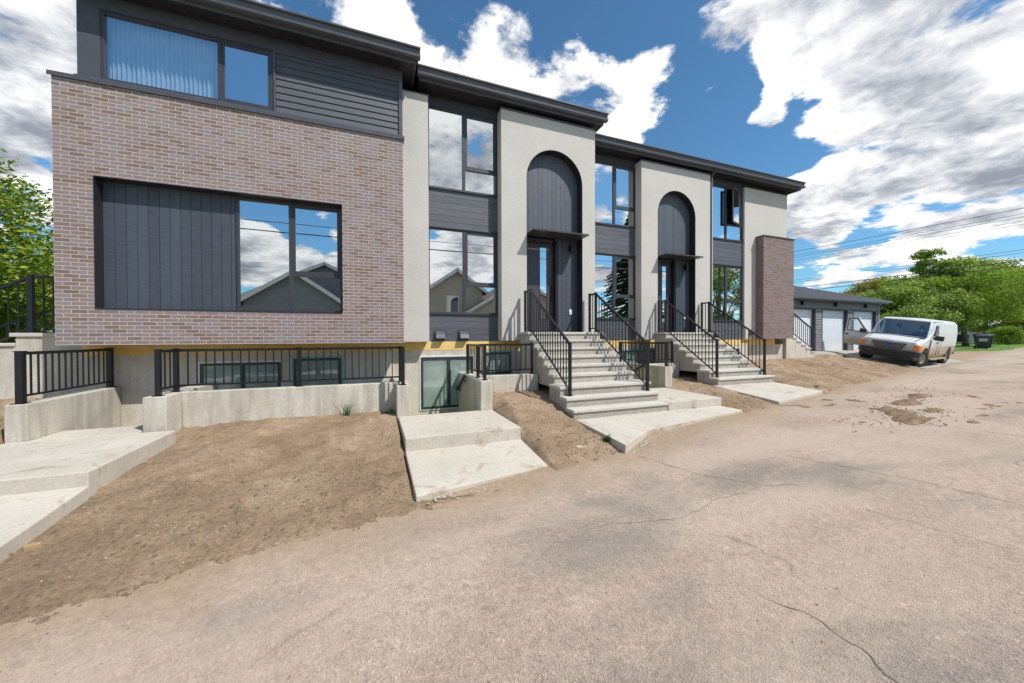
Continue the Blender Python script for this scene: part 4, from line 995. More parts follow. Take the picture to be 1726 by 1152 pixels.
for (cx, cy, rx, ry) in ((11.6, 4.6, .8, .3), (10.2, 4.15, .75, .4), (9.5, 3.7, .6, .35), (12.9, 4.9, .8, .3), (11.0, 3.9, .5, .3), (14.5, 5.6, 1.5, .5), (8.6, 3.9, .8, .5)):
    for k in range(70): x = random.gauss(cx, rx * .6); y = random.gauss(cy, ry * .6); pts.append((x, y, road_z(x) - .05 * max(0, 1 - ((y - edge_y(x) + 2.6) / 3) ** 2) + random.uniform(-.005, .02)))
pebbles('spilled_clods', 'clods of soil spilled along the middle of the alley', pts, 'moist', .006, .024)
heap('low spilled heap of soil in the middle of the alley', [(11.6, 4.6, .6, .22, .09, .2), (10.2, 4.15, .55, .3, .1, .4), (9.5, 3.7, .5, .25, .09, .2), (12.9, 4.9, .7, .2, .07, .2), (11.0, 3.9, .3, .15, .06, 0)])
# weeds
def weed(label, x, y, n, h, z=None):
    mb = MB(); z = ground_at(x, y) if z is None else z
    for i in range(n):
        a = random.uniform(0, 2 * PI); hh = h * random.uniform(.5, 1); w = .006 + .004 * random.random(); lean = random.uniform(.2, .9) * hh
        c, s = math.cos(a), math.sin(a); px, py = x + random.gauss(0, .03), y + random.gauss(0, .03); prev = None; vs = []
        for k in range(5):
            f = k / 4; q = (px + c * lean * f * f, py + s * lean * f * f, z + hh * (f - .25 * f * f)); ww = w * (1 - f * .9)
            vs += [(q[0] - s * ww, q[1] + c * ww, q[2]), (q[0] + s * ww, q[1] - c * ww, q[2])]
        mb.add(vs, [(2 * k, 2 * k + 1, 2 * k + 3, 2 * k + 2) for k in range(4)])
    o = mb.build('weed', M['weed'], None, fix=False); tag(o, label, 'weed', 'weeds in the soil')
weed('taller green weed growing before the long concrete wall', -.45, 7.62, 34, .38)
weed('small green weed in the corner of the long concrete wall', .32, 7.6, 26, .22)
weed('bright tuft of grass at the edge of the pointed slab', 3.56, 4.95, 60, .16)
weed('tiny green weed on the far patch of soil', 11.75, 6.5, 30, .12)
weed('sparse grass by the foot of the short angled wall', -4.85, 8.6, 24, .2)
# ------------------------------------------------------------------ booleans
def temp_obj(mb, mat=None):
    me = bpy.data.meshes.new('tmp'); me.from_pydata(mb.v, [], mb.f)
    bm = bmesh.new(); bm.from_mesh(me); bmesh.ops.recalc_face_normals(bm, faces=bm.faces); bm.to_mesh(me); bm.free()
    o = bpy.data.objects.new('tmp', me); C.objects.link(o); return o
def bool_cut(o, cutters):
    for c in cutters:
        m = o.modifiers.new('b', 'BOOLEAN'); m.operation = 'DIFFERENCE'; m.solver = 'EXACT'; m.object = c
    bpy.context.view_layer.update()
    dg = bpy.context.evaluated_depsgraph_get(); me = bpy.data.meshes.new_from_object(o.evaluated_get(dg))
    o.modifiers.clear(); o.data = me
    for c in cutters: bpy.data.objects.remove(c)

# ------------------------------------------------------------------ van
def make_van():
    h = Vector((-.99, -.143, 0)).normalized()
    up = Vector((-.0, -.17, 1)); left = Vector((.143, -.99, -.168)).normalized(); up = h.cross(left).normalized()
    loc = Vector((23.72, 9.48, .32))
    t = thing('cargo_van', 'dirty white cargo van parked on the driveway with its right front door swung open', 'van', tuple(loc))
    Mx = Matrix((h, left, up)).transposed().to_4x4(); Mx.translation = loc; t.matrix_world = Mx
    def P(mb, name, mat, par=t, **k): return mb.build(name, mat, par, local=True, **k)
    # body loft
    def sec(x, w, zt, zb=.42, cab=True, inset=0):
        if cab: h_ = [(w * .93, zb), (w * .985, zb + .12), (w, .8), (w * .995, 1.12), (w * .955, 1.55), (w * .9, zt - .16), (w * .78, zt - .035), (0, zt)]
        else: h_ = [(w * .95, zb), (w * .99, zb + .12), (w, .8), (w * .99, .95), (w * .97, zt - .11), (w * .9, zt - .035), (w * .68, zt - .004), (0, zt + .012)]
        return [(x, y, z) for y, z in h_] + [(x, -y, z) for y, z in reversed(h_[:-1])]
    S = [sec(-2.86, .9, 1.86, .55), sec(-2.8, .965, 2.0, .5), sec(-2.6, .99, 2.06, .46), sec(-1.4, 1.0, 2.09), sec(-.2, 1.0, 2.09), sec(.7, 1.0, 2.07), sec(.98, .995, 2.03),
         sec(1.72, .985, 1.27, .42, False), sec(1.95, .98, 1.21, .42, False), sec(2.38, .955, 1.115, .42, False), sec(2.49, .93, 1.06, .42, False), sec(2.52, .915, 1.0, .42, False)]
    mb = MB(); n = len(S[0])
    for s_ in S: mb.v += s_
    for i in range(len(S) - 1):
        for k in range(n - 1): mb.f.append((i * n + k, i * n + k + 1, (i + 1) * n + k + 1, (i + 1) * n + k)); mb.m.append(0)
        mb.f.append((i * n + n - 1, i * n, (i + 1) * n, (i + 1) * n + n - 1)); mb.m.append(0)
    mb.f.append(tuple(range(n))); mb.m.append(0); mb.f.append(tuple(reversed(range((len(S) - 1) * n, len(S) * n)))); mb.m.append(0)
    body = temp_obj(mb)
    cut = []
    for wx in (1.75, -1.75):
        for sy in (1, -1):
            c = MB(); c.lathe([(0, .62 * sy), (.47, .62 * sy), (.47, 1.2 * sy), (0, 1.2 * sy)], (wx, 0, .40), 32, 'y'); cut.append(temp_obj(c))
    c = MB(); c.prism([(-.4, .62), (1.5, .62), (1.5, 1.12), (1.62, 1.19), (.92, 1.97), (-.4, 1.99)], 'y', -.86, .86); cut.append(temp_obj(c))
    c = MB(); c.hexa([(1.30, -.84, 1.20), (1.95, -.84, 1.35), (1.95, .84, 1.35), (1.30, .84, 1.20)], [(.72, -.72, 1.9), (1.35, -.72, 2.1), (1.35, .72, 2.1), (.72, .72, 1.9)])
    c = MB(); c.hexa([(1.50, -.90, 1.24), (1.86, -.90, 1.34), (1.86, .90, 1.34), (1.50, .90, 1.24)], [(.84, -.77, 1.92), (1.3, -.77, 2.06), (1.3, .77, 2.06), (.84, .77, 1.92)]); cut.append(temp_obj(c))
    c = MB(); c.prism([(.36, 1.27), (1.24, 1.27), (.98, 1.56), (.8, 1.82), (.36, 1.84)], 'y', .7, 1.2); cut.append(temp_obj(c))
    c = MB(); c.prism([(.3, .6), (1.34, .6), (1.34, 1.2), (.98, 1.66), (.78, 1.9), (.3, 1.9)], 'y', -1.2, -.7); cut.append(temp_obj(c))
    bool_cut(body, cut)
    body.name = 'body'; body.data.name = 'body'; body.data.materials.clear(); body.data.materials.append(M['van']); body.parent = t
    bv = body.modifiers.new('bevel', 'BEVEL'); bv.width = .012; bv.segments = 2; bv.limit_method = 'ANGLE'; bv.angle_limit = R(50)
    # glass
    mb = MB(); mb.hexa([(1.665, -.90, 1.27), (1.69, -.90, 1.285), (1.69, .90, 1.285), (1.665, .90, 1.27)], [(.95, -.765, 1.975), (.975, -.765, 1.985), (.975, .765, 1.985), (.95, .765, 1.975)]); P(mb, 'windscreen', M['carglass'])
    mb = MB(); mb.hexa([(1.69, -.88, 1.262), (1.80, -.88, 1.255), (1.80, .88, 1.255), (1.69, .88, 1.262)], [(1.69, -.88, 1.285), (1.80, -.88, 1.272), (1.80, .88, 1.272), (1.69, .88, 1.285)]); P(mb, 'cowl', M['plastic'])
    mb = MB()
    for sy in (1, -1): mb.bar((1.82, .80 * sy, 1.262), (2.44, .74 * sy, 1.105), .012, .012)
    mb.bar((2.49, -.80, 1.035), (2.49, .80, 1.035), .016, .012); P(mb, 'hood_seam', M['plastic'])
    mb = MB()
    for q in (-.35, .4): mb.bar((1.69, q - .35, 1.30), (1.60, q + .28, 1.385), .02, .018)
    P(mb, 'wiper', M['black'])
    # seams of the left front door and the sliding side
    mb = MB()
    for x in (.3, 1.36): mb.box(x - .007, x + .007, .985, 1.005, .55, 1.2)
    mb.box(.3, 1.36, .99, 1.005, .545, .559); mb.box(-2.6, .3, .985, 1.004, .86, .868); mb.box(-.1, -.088, .985, 1.004, .55, 1.2)
    P(mb, 'door_seam', M['plastic'])
    d = MB(); d.box(.42, .56, 1.0, 1.02, 1.05, 1.1); P(d, 'door_handle', M['black'])
    # front: grille, lights, bumper
    mb = MB(); mb.prism([(-.56, .98), (.56, .98), (.42, .71), (-.42, .71)], 'x', 2.50, 2.545)
    g = P(mb, 'grille', M['plastic'])
    mb = MB()
    for k in range(4):
        z = .755 + .062 * k; wd = .40 + .14 * (z - .71) / .27; mb.box(2.546, 2.562, -wd, wd, z, z + .026)
    P(mb, 'grille_bar', M['grillebar'], g)
    mb = MB(); prof = [(.0, 2.572), (.11, 2.572), (.12, 2.56), (.12, 2.546)]; n = 28; vs = []
    mb.lathe([(r, x) for r, x in prof], (0, 0, 0), n, 'x'); mb.v = [(x, y, z * .42 + .855) for x, y, z in mb.v]; P(mb, 'badge', M['blue'], g)
    for sy in (1, -1):
        mb = MB(); mb.hexa([(2.44, .55 * sy, .74), (2.565, .55 * sy, .74), (2.555, .775 * sy, .74), (2.40, .775 * sy, .74)], [(2.40, .59 * sy, .945), (2.545, .59 * sy, .945), (2.535, .775 * sy, .945), (2.38, .775 * sy, .945)]); P(mb, 'headlight', M['lens'], bevel=.008)
        mb = MB(); mb.hexa([(2.30, .78 * sy, .73), (2.556, .78 * sy, .73), (2.535, .945 * sy, .73), (2.30, .985 * sy, .73)], [(2.28, .78 * sy, .95), (2.536, .78 * sy, .95), (2.515, .94 * sy, .95), (2.28, .98 * sy, .95)]); P(mb, 'turn_signal', M['orange'], bevel=.008)
    mb = MB(); a = [(2.2, -1.0), (2.45, -.99), (2.60, -.86), (2.66, -.4), (2.66, .4), (2.60, .86), (2.45, .99), (2.2, 1.0), (2.2, .85), (2.40, .8), (2.40, -.8), (2.2, -.85)]
    mb.prism(a, 'z', .44, .67); P(mb, 'front_bumper', M['plastic'], bevel=.02)
    mb = MB(); mb.box(2.665, 2.672, -.42, .42, .50, .56); mb.prism([(2.2, -.9), (2.5, -.85), (2.58, -.5), (2.58, .5), (2.5, .85), (2.2, .9)], 'z', .30, .439); P(mb, 'air_dam', M['black'])
    mb = MB(); mb.box(-2.98, -2.84, -.95, .95, .48, .68); P(mb, 'rear_bumper', M['plastic'], bevel=.02)
    for sy in (1, -1):
        mb = MB(); mb.box(-1.2, 1.2, min(.9 * sy, 1.06 * sy), max(.9 * sy, 1.06 * sy), .33, .385); P(mb, 'running_board', M['van'])
    mb = MB(); mb.box(-2.7, 2.3, -.7, .7, .3, .45); P(mb, 'underbody', M['black'])
    mb = MB(); mb.box(-2.34, -2.3, .72, .95, .22, .6); P(mb, 'mud_flap', M['rubber'])
    def mirror(par, x, y, z, sy):
        mb = MB(); mb.box(x - .06, x + .06, min(y, y + .26 * sy), max(y, y + .26 * sy), z, z + .2); mb.box(x - .02, x + .02, min(y - .06 * sy, y), max(y - .06 * sy, y), z + .03, z + .12); P(mb, 'mirror', M['plastic'], par, bevel=.025)
    mirror(t, 1.28, 1.06, 1.2, 1)
    # wheels
    for wx in (1.75, -1.75):
        for sy in (1, -1):
            w = bpy.data.objects.new('wheel', None); C.objects.link(w); w.parent = t; w.location = (wx, .85 * sy, .375); w.empty_display_size = .2
            if wx > 0: w.rotation_euler = (0, 0, R(-16))
            mb = MB(); mb.lathe([(.215, -.11), (.30, -.12), (.355, -.105), (.375, -.07), (.378, 0), (.375, .07), (.355, .105), (.30, .12), (.215, .11)], (0, 0, 0), 36, 'y'); P(mb, 'tyre', M['rubber'], w, smooth=True)
            mb = MB(); mb.lathe([(.0, .045 * sy), (.06, .05 * sy), (.065, .085 * sy), (.075, .085 * sy), (.08, .04 * sy), (.16, .055 * sy), (.19, .09 * sy), (.214, .10 * sy), (.214, -.09 * sy), (0, -.05 * sy)], (0, 0, 0), 28, 'y'); r = P(mb, 'rim', M['rim'], w, smooth=True)
            mb = MB()
            for k in range(8): a = 2 * PI * k / 8; mb.lathe([(0, .062 * sy), (.02, .062 * sy), (.02, .04 * sy)], (.12 * math.cos(a), 0, .12 * math.sin(a)), 10, 'y')
            P(mb, 'rim_hole', M['black'], w)
    # right front door, open
    dd = bpy.data.objects.new('door', None); C.objects.link(dd); dd.parent = t; dd.location = (1.36, -1.0, 0); dd.empty_display_size = .2; dd['label'] = 'right front door standing open'
    ang = R(-74)
    dd.rotation_euler = (0, 0, -ang)
    # local: door runs along -x from the hinge, outer face at y<0
    mb = MB(); op = [(0, .56), (0, 1.2), (-.36, 1.62), (-.56, 1.9), (-1.05, 1.9), (-1.05, .56)]
    mb.prism(op, 'y', -.055, .02)
    o_ = temp_obj(mb); c = MB(); c.prism([(-.13, 1.24), (-.43, 1.6), (-.61, 1.83), (-.97, 1.83), (-.97, 1.24)], 'y', -.3, .3); bool_cut(o_, [temp_obj(c)])
    o_.name = 'door_shell'; o_.data.materials.clear(); o_.data.materials.append(M['van']); o_.parent = dd
    mb = MB(); mb.prism([(-.125, 1.235), (-.43, 1.6), (-.61, 1.835), (-.975, 1.835), (-.975, 1.235)], 'y', -.02, -.012); P(mb, 'pane', M['carglass'], dd)
    mb = MB(); op2 = [(-.13, 1.24), (-.43, 1.6), (-.61, 1.83), (-.97, 1.83), (-.97, 1.24)]
    for a, b in zip(op2, op2[1:] + op2[:1]): mb.bar((a[0], -.06, a[1]), (b[0], -.06, b[1]), .02, .03)
    P(mb, 'window_seal', M['black'], dd)
    mb = MB(); mb.box(-1.0, -.88, -.075, -.056, 1.0, 1.07); P(mb, 'handle', M['black'], dd)
    mb = MB(); mb.box(-.24, -.12, -.36, -.1, 1.2, 1.4); mb.box(-.2, -.14, -.1, -.056, 1.24, 1.32); P(mb, 'mirror', M['plastic'], dd, bevel=.025)
    # seats and dash
    for sy in (.42, -.42):
        mb = MB(); mb.box(.2, .72, sy - .25, sy + .25, .75, .93); mb.hexa([(.12, sy - .25, .93), (.3, sy - .25, .93), (.3, sy + .25, .93), (.12, sy + .25, .93)], [(-.05, sy - .2, 1.5), (.07, sy - .2, 1.5), (.07, sy + .2, 1.5), (-.05, sy + .2, 1.5)]); P(mb, 'seat', M['seat'], bevel=.04)
    mb = MB(); mb.prism([(1.25, .8), (1.5, .8), (1.5, 1.12), (1.35, 1.22), (1.22, 1.15)], 'y', -.84, .84); P(mb, 'dashboard', M['seat'])
    return t, Mx
van, VM = make_van()

# ------------------------------------------------------------------ the two people in the van
def person(label, Mw, joints, edges, shirt, shirt_edges):
    root_loc = Mw.translation
    def skin(js, es, name, mat):
        used = sorted({i for e_ in es for i in e_}); mp = {k: i for i, k in enumerate(used)}
        me = bpy.data.meshes.new(name); me.from_pydata([js[k][0] for k in used], [(mp[a], mp[b]) for a, b in es], [])
        o = bpy.data.objects.new(name, me); C.objects.link(o)
        sk = o.modifiers.new('skin', 'SKIN'); ss = o.modifiers.new('sub', 'SUBSURF'); ss.levels = ss.render_levels = 2
        for i, k in enumerate(used):
            sv = me.skin_vertices[0].data[i]; r = js[k][1]; sv.radius = r if isinstance(r, tuple) else (r, r); sv.use_root = (i == 0)
        bpy.context.view_layer.update()
        dg = bpy.context.evaluated_depsgraph_get(); m2 = bpy.data.meshes.new_from_object(o.evaluated_get(dg)); m2.name = name
        o.modifiers.clear(); o.data = m2; m2.materials.clear(); m2.materials.append(mat); m2.polygons.foreach_set('use_smooth', [True] * len(m2.polygons)); return o
    b = skin(joints, edges, 'person', M['skin']); b.matrix_world = Mw; tag(b, label, 'person', 'people sitting in the van')
    s = skin([(q, (r[0] * 1.32, r[1] * 1.25) if isinstance(r, tuple) else r * 1.3) for q, r in joints], shirt_edges, 'shirt', M[shirt]); s.parent = b
    hd = Vector(joints[3][0])
    joints = list(joints); mb = MB(); mb.lathe([(0, .125), (.06, .112), (.095, .07), (.104, .02), (.1, -.04), (.08, -.07)], tuple(hd + Vector((-.018, 0, .02))), 18); hr = mb.build('hair', M['hair'], b, local=True, smooth=True)
    for sy in (.035, -.035):
        mb = MB(); mb.lathe([(0, .012), (.009, .009), (.012, 0), (.009, -.009), (0, -.012)], tuple(hd + Vector((.086, sy, .012))), 10); mb.build('eye', M['black'], b, local=True, smooth=True)
    mb = MB(); mb.tube([tuple(hd + Vector((.088, 0, .02))), tuple(hd + Vector((.115, 0, -.02))), tuple(hd + Vector((.088, 0, -.03)))], [.008, .016, .012], 8); mb.build('nose', M['skin'], b, local=True, smooth=True)
    return b
def seated(sy, arm_out):
    y = sy
    J = [((.36, y, .98), (.15, .16)), ((.30, y, 1.25), (.12, .17)), ((.27, y, 1.47), (.055, .06)), ((.30, y, 1.63), (.095, .08)), ((.31, y, 1.73), (.075, .065)),
         ((.29, y + .2, 1.40), .065), ((.29, y - .2, 1.40), .065),
         ((.82, y + .11, .98), .075), ((.82, y - .11, .98), .075), ((.95, y + .11, .68), .055), ((.95, y - .11, .68), .055)]
    E_ = [(0, 1), (1, 2), (2, 3), (3, 4), (1, 5), (1, 6), (0, 7), (0, 8), (7, 9), (8, 10)]
    def arm(s, elbow, wrist):
        k = len(J); J.append((elbow, .043)); J.append((wrist, .03)); e = (Vector(wrist) - Vector(elbow)).normalized()
        J.append((tuple(Vector(wrist) + e * .07), .032)); E_.extend([(s, k), (k, k + 1), (k + 1, k + 2)])
        side = e.cross(Vector((0, 0, 1))).normalized()
        for q in range(5):
            off = side * (.032 * (q - 1.5) if q < 4 else -.065); ln = (.085, .095, .09, .075, .05)[q]
            f0 = Vector(wrist) + e * (.075 if q < 4 else .03) + off; f1 = f0 + e * ln * .6 + Vector((0, 0, -.008)); f2 = f1 + e * ln * .4 + Vector((0, 0, -.02))
            j = len(J); J.append((tuple(f0), .011)); J.append((tuple(f1), .009)); J.append((tuple(f2), .008)); E_.extend([(k + 2, j), (j, j + 1), (j + 1, j + 2)])
        return k
    if arm_out:
        a = arm(5, (.50, y + .44, 1.30), (.80, y + .50, 1.33)); b = arm(6, (.55, y - .26, 1.16), (.82, y - .12, 1.22))
    else:
        a = arm(5, (.48, y + .27, 1.12), (.76, y + .16, 1.08)); b = arm(6, (.48, y - .27, 1.12), (.76, y - .14, 1.08))
    SE = [(0, 1), (1, 2), (1, 5), (1, 6), (5, a), (6, b)]
    return J, E_, SE
J, E_, SE = seated(.42, True); person('driver in a dark shirt resting a bare arm on the open van window', VM, J, E_, 'shirtb', SE)
J, E_, SE = seated(-.36, False); person('passenger in a grey shirt seen through the van windscreen', VM, J, E_, 'shirtg', SE)

# ------------------------------------------------------------------ garage
GY = 11.6
g = thing('garage', 'long grey garage with three white doors behind the driveway', 'garage', (22, GY, .8))
gx0, gx1, gz = 16.6, 26.45, .72
ops = [(18.74, 20.80), (21.42, 23.49), (24.07, 26.14)]
mb = MB(); xs = [gx0] + [v for o in ops for v in o] + [gx1]
def lap(mb, x0, x1, z0, z1, y, h=.13):
    z = z0
    while z < z1 - .01:
        z2 = min(z + h, z1); mb.add([(x0, y - .03, z), (x1, y - .03, z), (x1, y, z2), (x0, y, z2), (x0, y + .1, z), (x1, y + .1, z), (x1, y + .1, z2), (x0, y + .1, z2)], [(0, 1, 2, 3), (0, 4, 5, 1), (1, 5, 6, 2), (3, 2, 6, 7), (0, 3, 7, 4)]); z = z2
for a, b in zip(xs[::2], xs[1::2]): lap(mb, a + .07, b - .07, gz, 2.95, GY)
lap(mb, gx0, gx1, 2.96, 3.42, GY)
mb.box(gx1 - .1, gx1, GY + .001, 19, gz, 3.4); mb.box(gx0, gx1, GY + .8, GY + .9, gz, 3.4)
mb.build('siding', M['gsid'], g)
mb = MB(); mb.box(gx0, gx1, GY + .02, GY + .12, .2, gz); mb.build('foundation', M['conc_found'], g)
for a, b in ops:
    mb = MB(); mb.box(a - .07, a, GY - .02, GY + .2, gz, 2.955); mb.box(b, b + .07, GY - .02, GY + .2, gz, 2.955); mb.box(a, b, GY - .02, GY + .2, 2.88, 2.955); mb.build('door_trim', M['gdark'], g)
    mb = MB()
    for k in range(4): mb.box(a + .002, b - .002, GY + .13, GY + .17, .80 + k * .52, .80 + (k + 1) * .52 - .008)
    mb.box(a, b, GY + .135, GY + .18, .79, 2.88)
    mb.build('garage_door', M['whitedoor'], g)
    c = (a + b) / 2; mb = MB(); mb.box(c - .1, c + .1, GY - .16, GY - .02, 3.08, 3.26); mb.box(c + .12, c + .2, GY - .08, GY - .02, 3.08, 3.22); mb.build('wall_light', M['black'], g)
mb = MB(); mb.box(gx1 - .12, gx1 + .012, GY - .045, GY - .0305, gz, 3.3); mb.build('corner_trim', M['gsid'], g)
ex0, ex1, ey = 15.9, 26.78, GY - .32
mb = MB(); mb.box(ex0, ex1, ey + .03, GY + .05, 3.32, 3.34); mb.box(gx1, ex1, GY, 20, 3.32, 3.34); mb.build('soffit', M['soffit'], g)
mb = MB(); mb.box(ex0, ex1, ey, ey + .028, 3.30, 3.47); mb.box(ex1 - .028, ex1, ey + .03, 20, 3.30, 3.47); mb.box(ex0, ex1 + .06, ey - .1, ey - .001, 3.36, 3.475); mb.build('gutter', M['gutter'], g)
mb = MB(); rz = 4.95; ry = ey + 4.0; hx = ex1 - 4.4
mb.add([(ex0, ey - .04, 3.478), (ex1 + .04, ey - .04, 3.478), (hx, ry, rz), (ex0, ry, rz), (ex1 + .04, 2 * ry - ey, 3.478), (ex0, 2 * ry - ey, 3.478)], [(0, 1, 2, 3), (1, 4, 2), (3, 2, 4, 5)])
mb.build('roof', M['roof'], g)
mb = MB(); mb.tube([(gx1 + .3, ey + .02, 3.36), (gx1 + .16, GY - .02, 3.18), (gx1 + .05, GY + .1, 3.0), (gx1 + .05, GY + .1, .8)], .035); mb.build('downspout', M['black'], g)

# ------------------------------------------------------------------ trees
def leaf_cloud(clumps, n, size, flat=.55, seed=1, sag=0.0):
    rnd = random.Random(seed); vs = []; fs = []
    tot = sum(c[3] * c[3] for c in clumps)
    for (cx, cy, cz, cr) in clumps:
        k = max(6, int(n * cr * cr / tot))
        for _ in range(k):
            # points biased to the clump's skin
            u = rnd.uniform(-1, 1); a = rnd.uniform(0, 2 * PI); rr = cr * (rnd.random() ** .4) * rnd.uniform(.8, 1.18); q = math.sqrt(1 - u * u)
            x, y, z = cx + rr * q * math.cos(a), cy + rr * q * math.sin(a), cz + rr * u * flat
            s = size * rnd.uniform(.6, 1.3); th = rnd.uniform(0, 2 * PI); ti = rnd.gauss(0, .55); tj = rnd.gauss(0, .55)
            e1 = Vector((math.cos(th), math.sin(th), ti)).normalized(); e2 = Vector((-math.sin(th), math.cos(th), tj)).normalized()
            c = Vector((x, y, z)); b = len(vs); l = s * .62
            vs += [c - e1 * s * .9, c - e2 * l * .8 - e1 * s * .1, c + e1 * s * .9 + Vector((0, 0, -s * .25)), c + e2 * l * .8 - e1 * s * .1]; fs.append((b, b + 1, b + 2, b + 3))
    return vs, fs
def tree(label, x, y, z0, height, spread, trunk_h, trunk_r, leafmat, n, size, seed, group=None, nclump=46, flat=.55, lean=0, shape='round', name='broadleaf_tree', top=1.0):
    rnd = random.Random(seed)
    t = thing(name, label, 'tree', (x, y, z0), group)
    # limbs
    mb = MB(); base = Vector((x, y, z0 - .1)); fork = Vector((x + lean * trunk_h, y, z0 + trunk_h))
    mb.tube([base, base.lerp(fork, .15), base.lerp(fork, .6) + Vector((.04, 0, 0)), fork], [trunk_r * 1.35, trunk_r, trunk_r * .85, trunk_r * .8], 10)
    clumps = []
    ch = height - trunk_h
    for i in range(nclump):
        f = (i + .5) / nclump; zz = trunk_h * .85 + ch * f
        if shape == 'round': prof = math.sin(PI * min(1, (f * .88 + .12))) ** .6
        elif shape == 'wide': prof = (1 - f) ** .55 * (1.0 if f > .08 else .8)
        else: prof = (1 - f) ** .8 * .9 + .1
        a = i * 2.39996 + rnd.uniform(-.4, .4); rr = spread * prof * math.sqrt(rnd.uniform(.12, 1.0))
        cr = spread * rnd.uniform(.2, .34) * (.55 + .45 * prof)
        c = (x + lean * trunk_h + rr * math.cos(a), y + rr * math.sin(a), z0 + zz + rnd.uniform(-.06, .06) * height, cr); clumps.append(c)
        if i % 3 == 0:
            e = Vector(c[:3]); m_ = fork.lerp(e, .5) + Vector((0, 0, .12 * (e - fork).length)); mb.tube([fork - Vector((0, 0, .25)), m_, e], [trunk_r * .42, trunk_r * .22, trunk_r * .06], 6)
    mb.build('trunk', M['bark'], t, smooth=True)
    vs, fs = leaf_cloud(clumps, n, size, flat, seed)
    m = MB(); m.v = [tuple(v) for v in vs]; m.f = fs; m.m = [0] * len(fs); m.build('crown', M[leafmat], t, fix=False)
    return t
# trees in view
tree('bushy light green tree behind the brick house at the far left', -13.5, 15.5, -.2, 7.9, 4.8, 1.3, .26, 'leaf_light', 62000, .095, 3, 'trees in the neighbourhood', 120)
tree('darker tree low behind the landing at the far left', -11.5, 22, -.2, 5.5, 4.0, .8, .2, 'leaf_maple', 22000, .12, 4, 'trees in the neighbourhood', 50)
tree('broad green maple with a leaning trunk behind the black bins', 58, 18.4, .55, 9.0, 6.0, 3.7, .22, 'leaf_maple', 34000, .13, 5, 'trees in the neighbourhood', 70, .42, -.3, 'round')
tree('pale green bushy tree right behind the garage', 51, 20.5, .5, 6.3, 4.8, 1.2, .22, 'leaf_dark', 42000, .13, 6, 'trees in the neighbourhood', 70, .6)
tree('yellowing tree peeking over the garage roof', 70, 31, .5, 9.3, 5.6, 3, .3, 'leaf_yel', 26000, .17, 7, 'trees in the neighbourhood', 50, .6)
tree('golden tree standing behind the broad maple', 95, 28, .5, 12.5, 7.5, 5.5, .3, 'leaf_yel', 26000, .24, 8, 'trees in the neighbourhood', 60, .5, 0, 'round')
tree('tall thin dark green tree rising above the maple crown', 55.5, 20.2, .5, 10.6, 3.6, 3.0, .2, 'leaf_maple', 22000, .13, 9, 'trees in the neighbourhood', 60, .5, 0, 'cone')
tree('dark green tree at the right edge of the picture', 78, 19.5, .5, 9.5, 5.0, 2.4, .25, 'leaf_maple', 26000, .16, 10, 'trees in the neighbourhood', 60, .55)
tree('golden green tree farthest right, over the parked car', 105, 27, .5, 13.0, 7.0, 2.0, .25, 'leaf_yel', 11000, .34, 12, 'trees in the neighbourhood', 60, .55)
def shrub(label, x, y, z0, r, h, mat, n, size, seed, group='shrubs along the lawn'):
    rnd = random.Random(seed); t = thing('shrub', label, 'shrub', (x, y, z0), group)
    cl = [(x + rnd.gauss(0, r * .4), y + rnd.gauss(0, r * .4), z0 + h * rnd.uniform(.25, .8), r * rnd.uniform(.35, .6)) for _ in range(16)]
    mb = MB()
    for c in cl[:7]: mb.tube([(x, y, z0 - .1), (x * .4 + c[0] * .6, y * .4 + c[1] * .6, z0 + h * .35), c[:3]], [.035, .025, .008], 5)
    mb.build('stems', M['bark'], t)
    vs, fs = leaf_cloud(cl, n, size, .7, seed); m = MB(); m.v = [tuple(v) for v in vs]; m.f = fs; m.m = [0] * len(fs); m.build('foliage', M[mat], t, fix=False); return t
shrub('round dark shrub right of the black bins', 68, 18.4, .5, 1.5, 2.1, 'leaf_maple', 3500, .12, 21)
shrub('dark bush under the trees behind the garage corner', 34.5, 18.2, .4, 2.4, 3.4, 'leaf_dark', 5000, .14, 22)
shrub('wide bush hiding the ground behind the van roof', 39, 20.5, .4, 2.8, 3.6, 'leaf_dark', 6000, .15, 23)
shrub('low bush beside the parked silver car', 74, 19.6, .5, 1.5, 1.6, 'leaf_light', 2500, .12, 24)

